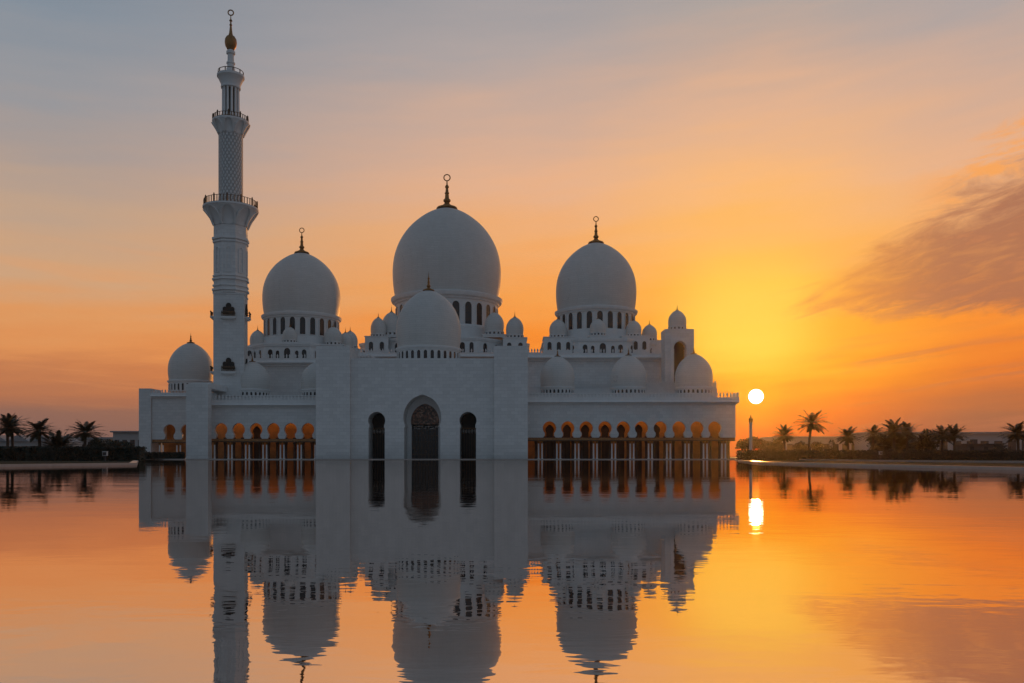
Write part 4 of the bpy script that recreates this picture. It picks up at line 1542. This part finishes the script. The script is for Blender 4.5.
def cabinet(px, top, bot, Y, wd, label):
    x = X(px, Y)
    z0, z1 = Z(bot, Y), Z(top, Y)
    o = thing('utility_cabinet', (x, Y, G), label, 'utility box')
    b = MB()
    b.box(x - 0.09, x + 0.09, Y + 0.12, Y + 0.3, G - 0.1, z0 + 0.003)
    part(b, 'post', M['shed'], o)
    b = MB()
    b.box(x - wd / 2, x + wd / 2, Y, Y + 0.4, z0, z1 - 0.06)
    b.box(x - wd / 2 - 0.04, x + wd / 2 + 0.04, Y - 0.04, Y + 0.44, z1 - 0.058, z1)
    part(b, 'housing', M['cabinet'], o)
    b = MB()
    b.box(x - wd / 2 + 0.06, x + wd / 2 - 0.06, Y - 0.03, Y - 0.003, z0 + 0.08, z1 - 0.14)
    part(b, 'door_panel', M['shed'], o)


cabinet(104.5, 451.2, 455.8, 122, 0.62, 'small pale utility box on a post before the hedge near the mosque end wall')
cabinet(881, 451.4, 454.6, 146, 0.45, 'tiny pale utility box on a post below the dense palm clump')


def shed():
    Y = 205
    s = S(Y)
    o = thing('shed', (X(990, Y), Y, G), 'low dark flat roofed shed with a square roof tank beyond the close palm pair', 'shed')
    b = MB()
    b.box(X(967, Y), X(1003, Y), Y, Y + 5, G - 0.1, Z(444.6, Y))
    part(b, 'wall', M['shed'], o)
    b = MB()
    b.box(X(966, Y), X(1004, Y), Y - 0.5, Y + 5.5, Z(444.6, Y) + 0.003, Z(443.6, Y))
    b.box(X(1003, Y), X(1014, Y), Y + 0.6, Y + 4, Z(446.2, Y), Z(445.3, Y))
    part(b, 'roof', M['shed'], o)
    b = MB()
    b.box(X(976, Y), X(981, Y), Y + 1.5, Y + 2.7, Z(443.6, Y) + 0.003, Z(439.2, Y))
    part(b, 'roof_tank', M['shed'], o)
    for q in (1006, 1013):
        b = MB()
        b.box(X(q, Y), X(q + 0.8, Y), Y + 1, Y + 1.2, G - 0.1, Z(446.2, Y) - 0.003)
        part(b, 'post', M['shed'], o)
    for q in (970, 984, 995):
        b = MB()
        b.box(X(q, Y), X(q + 4, Y), Y - 0.06, Y - 0.003, Z(450, Y), Z(446.5, Y))
        part(b, 'window', M['glass'], o)


shed()


def far_building(px0, px1, top, Y, label, roof_drop=2.0, bays=8, gable=None, storeys=1, deep=30):
    o = thing('far_building', (X((px0 + px1) / 2, Y), Y, G), label, 'building', 'pale buildings beyond the shore')
    x0, x1, zt_ = X(px0, Y), X(px1, Y), Z(top, Y)
    zw = Z(top + roof_drop, Y)
    b = MB()
    b.box(x0, x1, Y, Y + deep, G - 0.2, zw)
    part(b, 'wall', M['far_wall'], o)
    b = MB()
    if gable:
        n = gable
        for i in range(n):
            a0, a1 = x0 + (x1 - x0) * i / n, x0 + (x1 - x0) * (i + 1) / n
            c = (a0 + a1) / 2
            b.plate([(a0, zw), (a1, zw), (c + 0.6, zt_), (c - 0.6, zt_)], [], Y - 1.0, Y + deep)
    else:
        b.box(x0 - 1.0, x1 + 1.0, Y - 1.2, Y + deep + 1, zw + 0.003, zt_)
    part(b, 'roof', M['far_roof'], o)
    hh = (zw - G)
    bw = (x1 - x0) / bays
    for st in range(storeys):
        z0 = G + hh * (st + 0.25) / storeys
        for i in range(bays):
            f = MB()
            f.box(x0 + bw * (i + 0.2), x0 + bw * (i + 0.8), Y - 0.08, Y - 0.003, z0, z0 + hh * 0.45 / storeys)
            part(f, 'window', M['glass'], o)
    return o


far_building(-14, 52, 435.0, 430, 'pale far hall with a row of pointed tent roofs behind the palm pair', 6.5, 6, gable=3)
far_building(62, 116, 437.2, 470, 'low pale far building behind the round bush', 2, 7)
far_building(113, 152, 431.0, 420, 'flat roofed pale far building against the end wall of the mosque', 1.4, 5)
far_building(776, 868, 436.5, 520, 'lower pale far building behind the tallest palm', 2.0, 10)
far_building(868, 1060, 432.0, 500, 'long pale far building behind the dense palm clump and the shed', 2.2, 14)

# ------------------------------------------------------------------ evening haze
hz = MB()
hz.box(-605, 605, -125, 565, -1.5, 135)
hm = bpy.data.materials.new('evening_haze')
hm.use_nodes = True
hm.node_tree.nodes.clear()
t = NT(hm.node_tree)
pv = t.n('ShaderNodeVolumePrincipled')
pv.inputs['Color'].default_value = (0.92, 0.88, 0.85, 1)
pv.inputs['Density'].default_value = 0.000085
pv.inputs['Anisotropy'].default_value = 0.89
om = t.n('ShaderNodeOutputMaterial')
hm.node_tree.links.new(pv.outputs[0], om.inputs['Volume'])
haze = link('haze', hz.mesh('haze', hm, 0))
haze['kind'] = 'stuff'
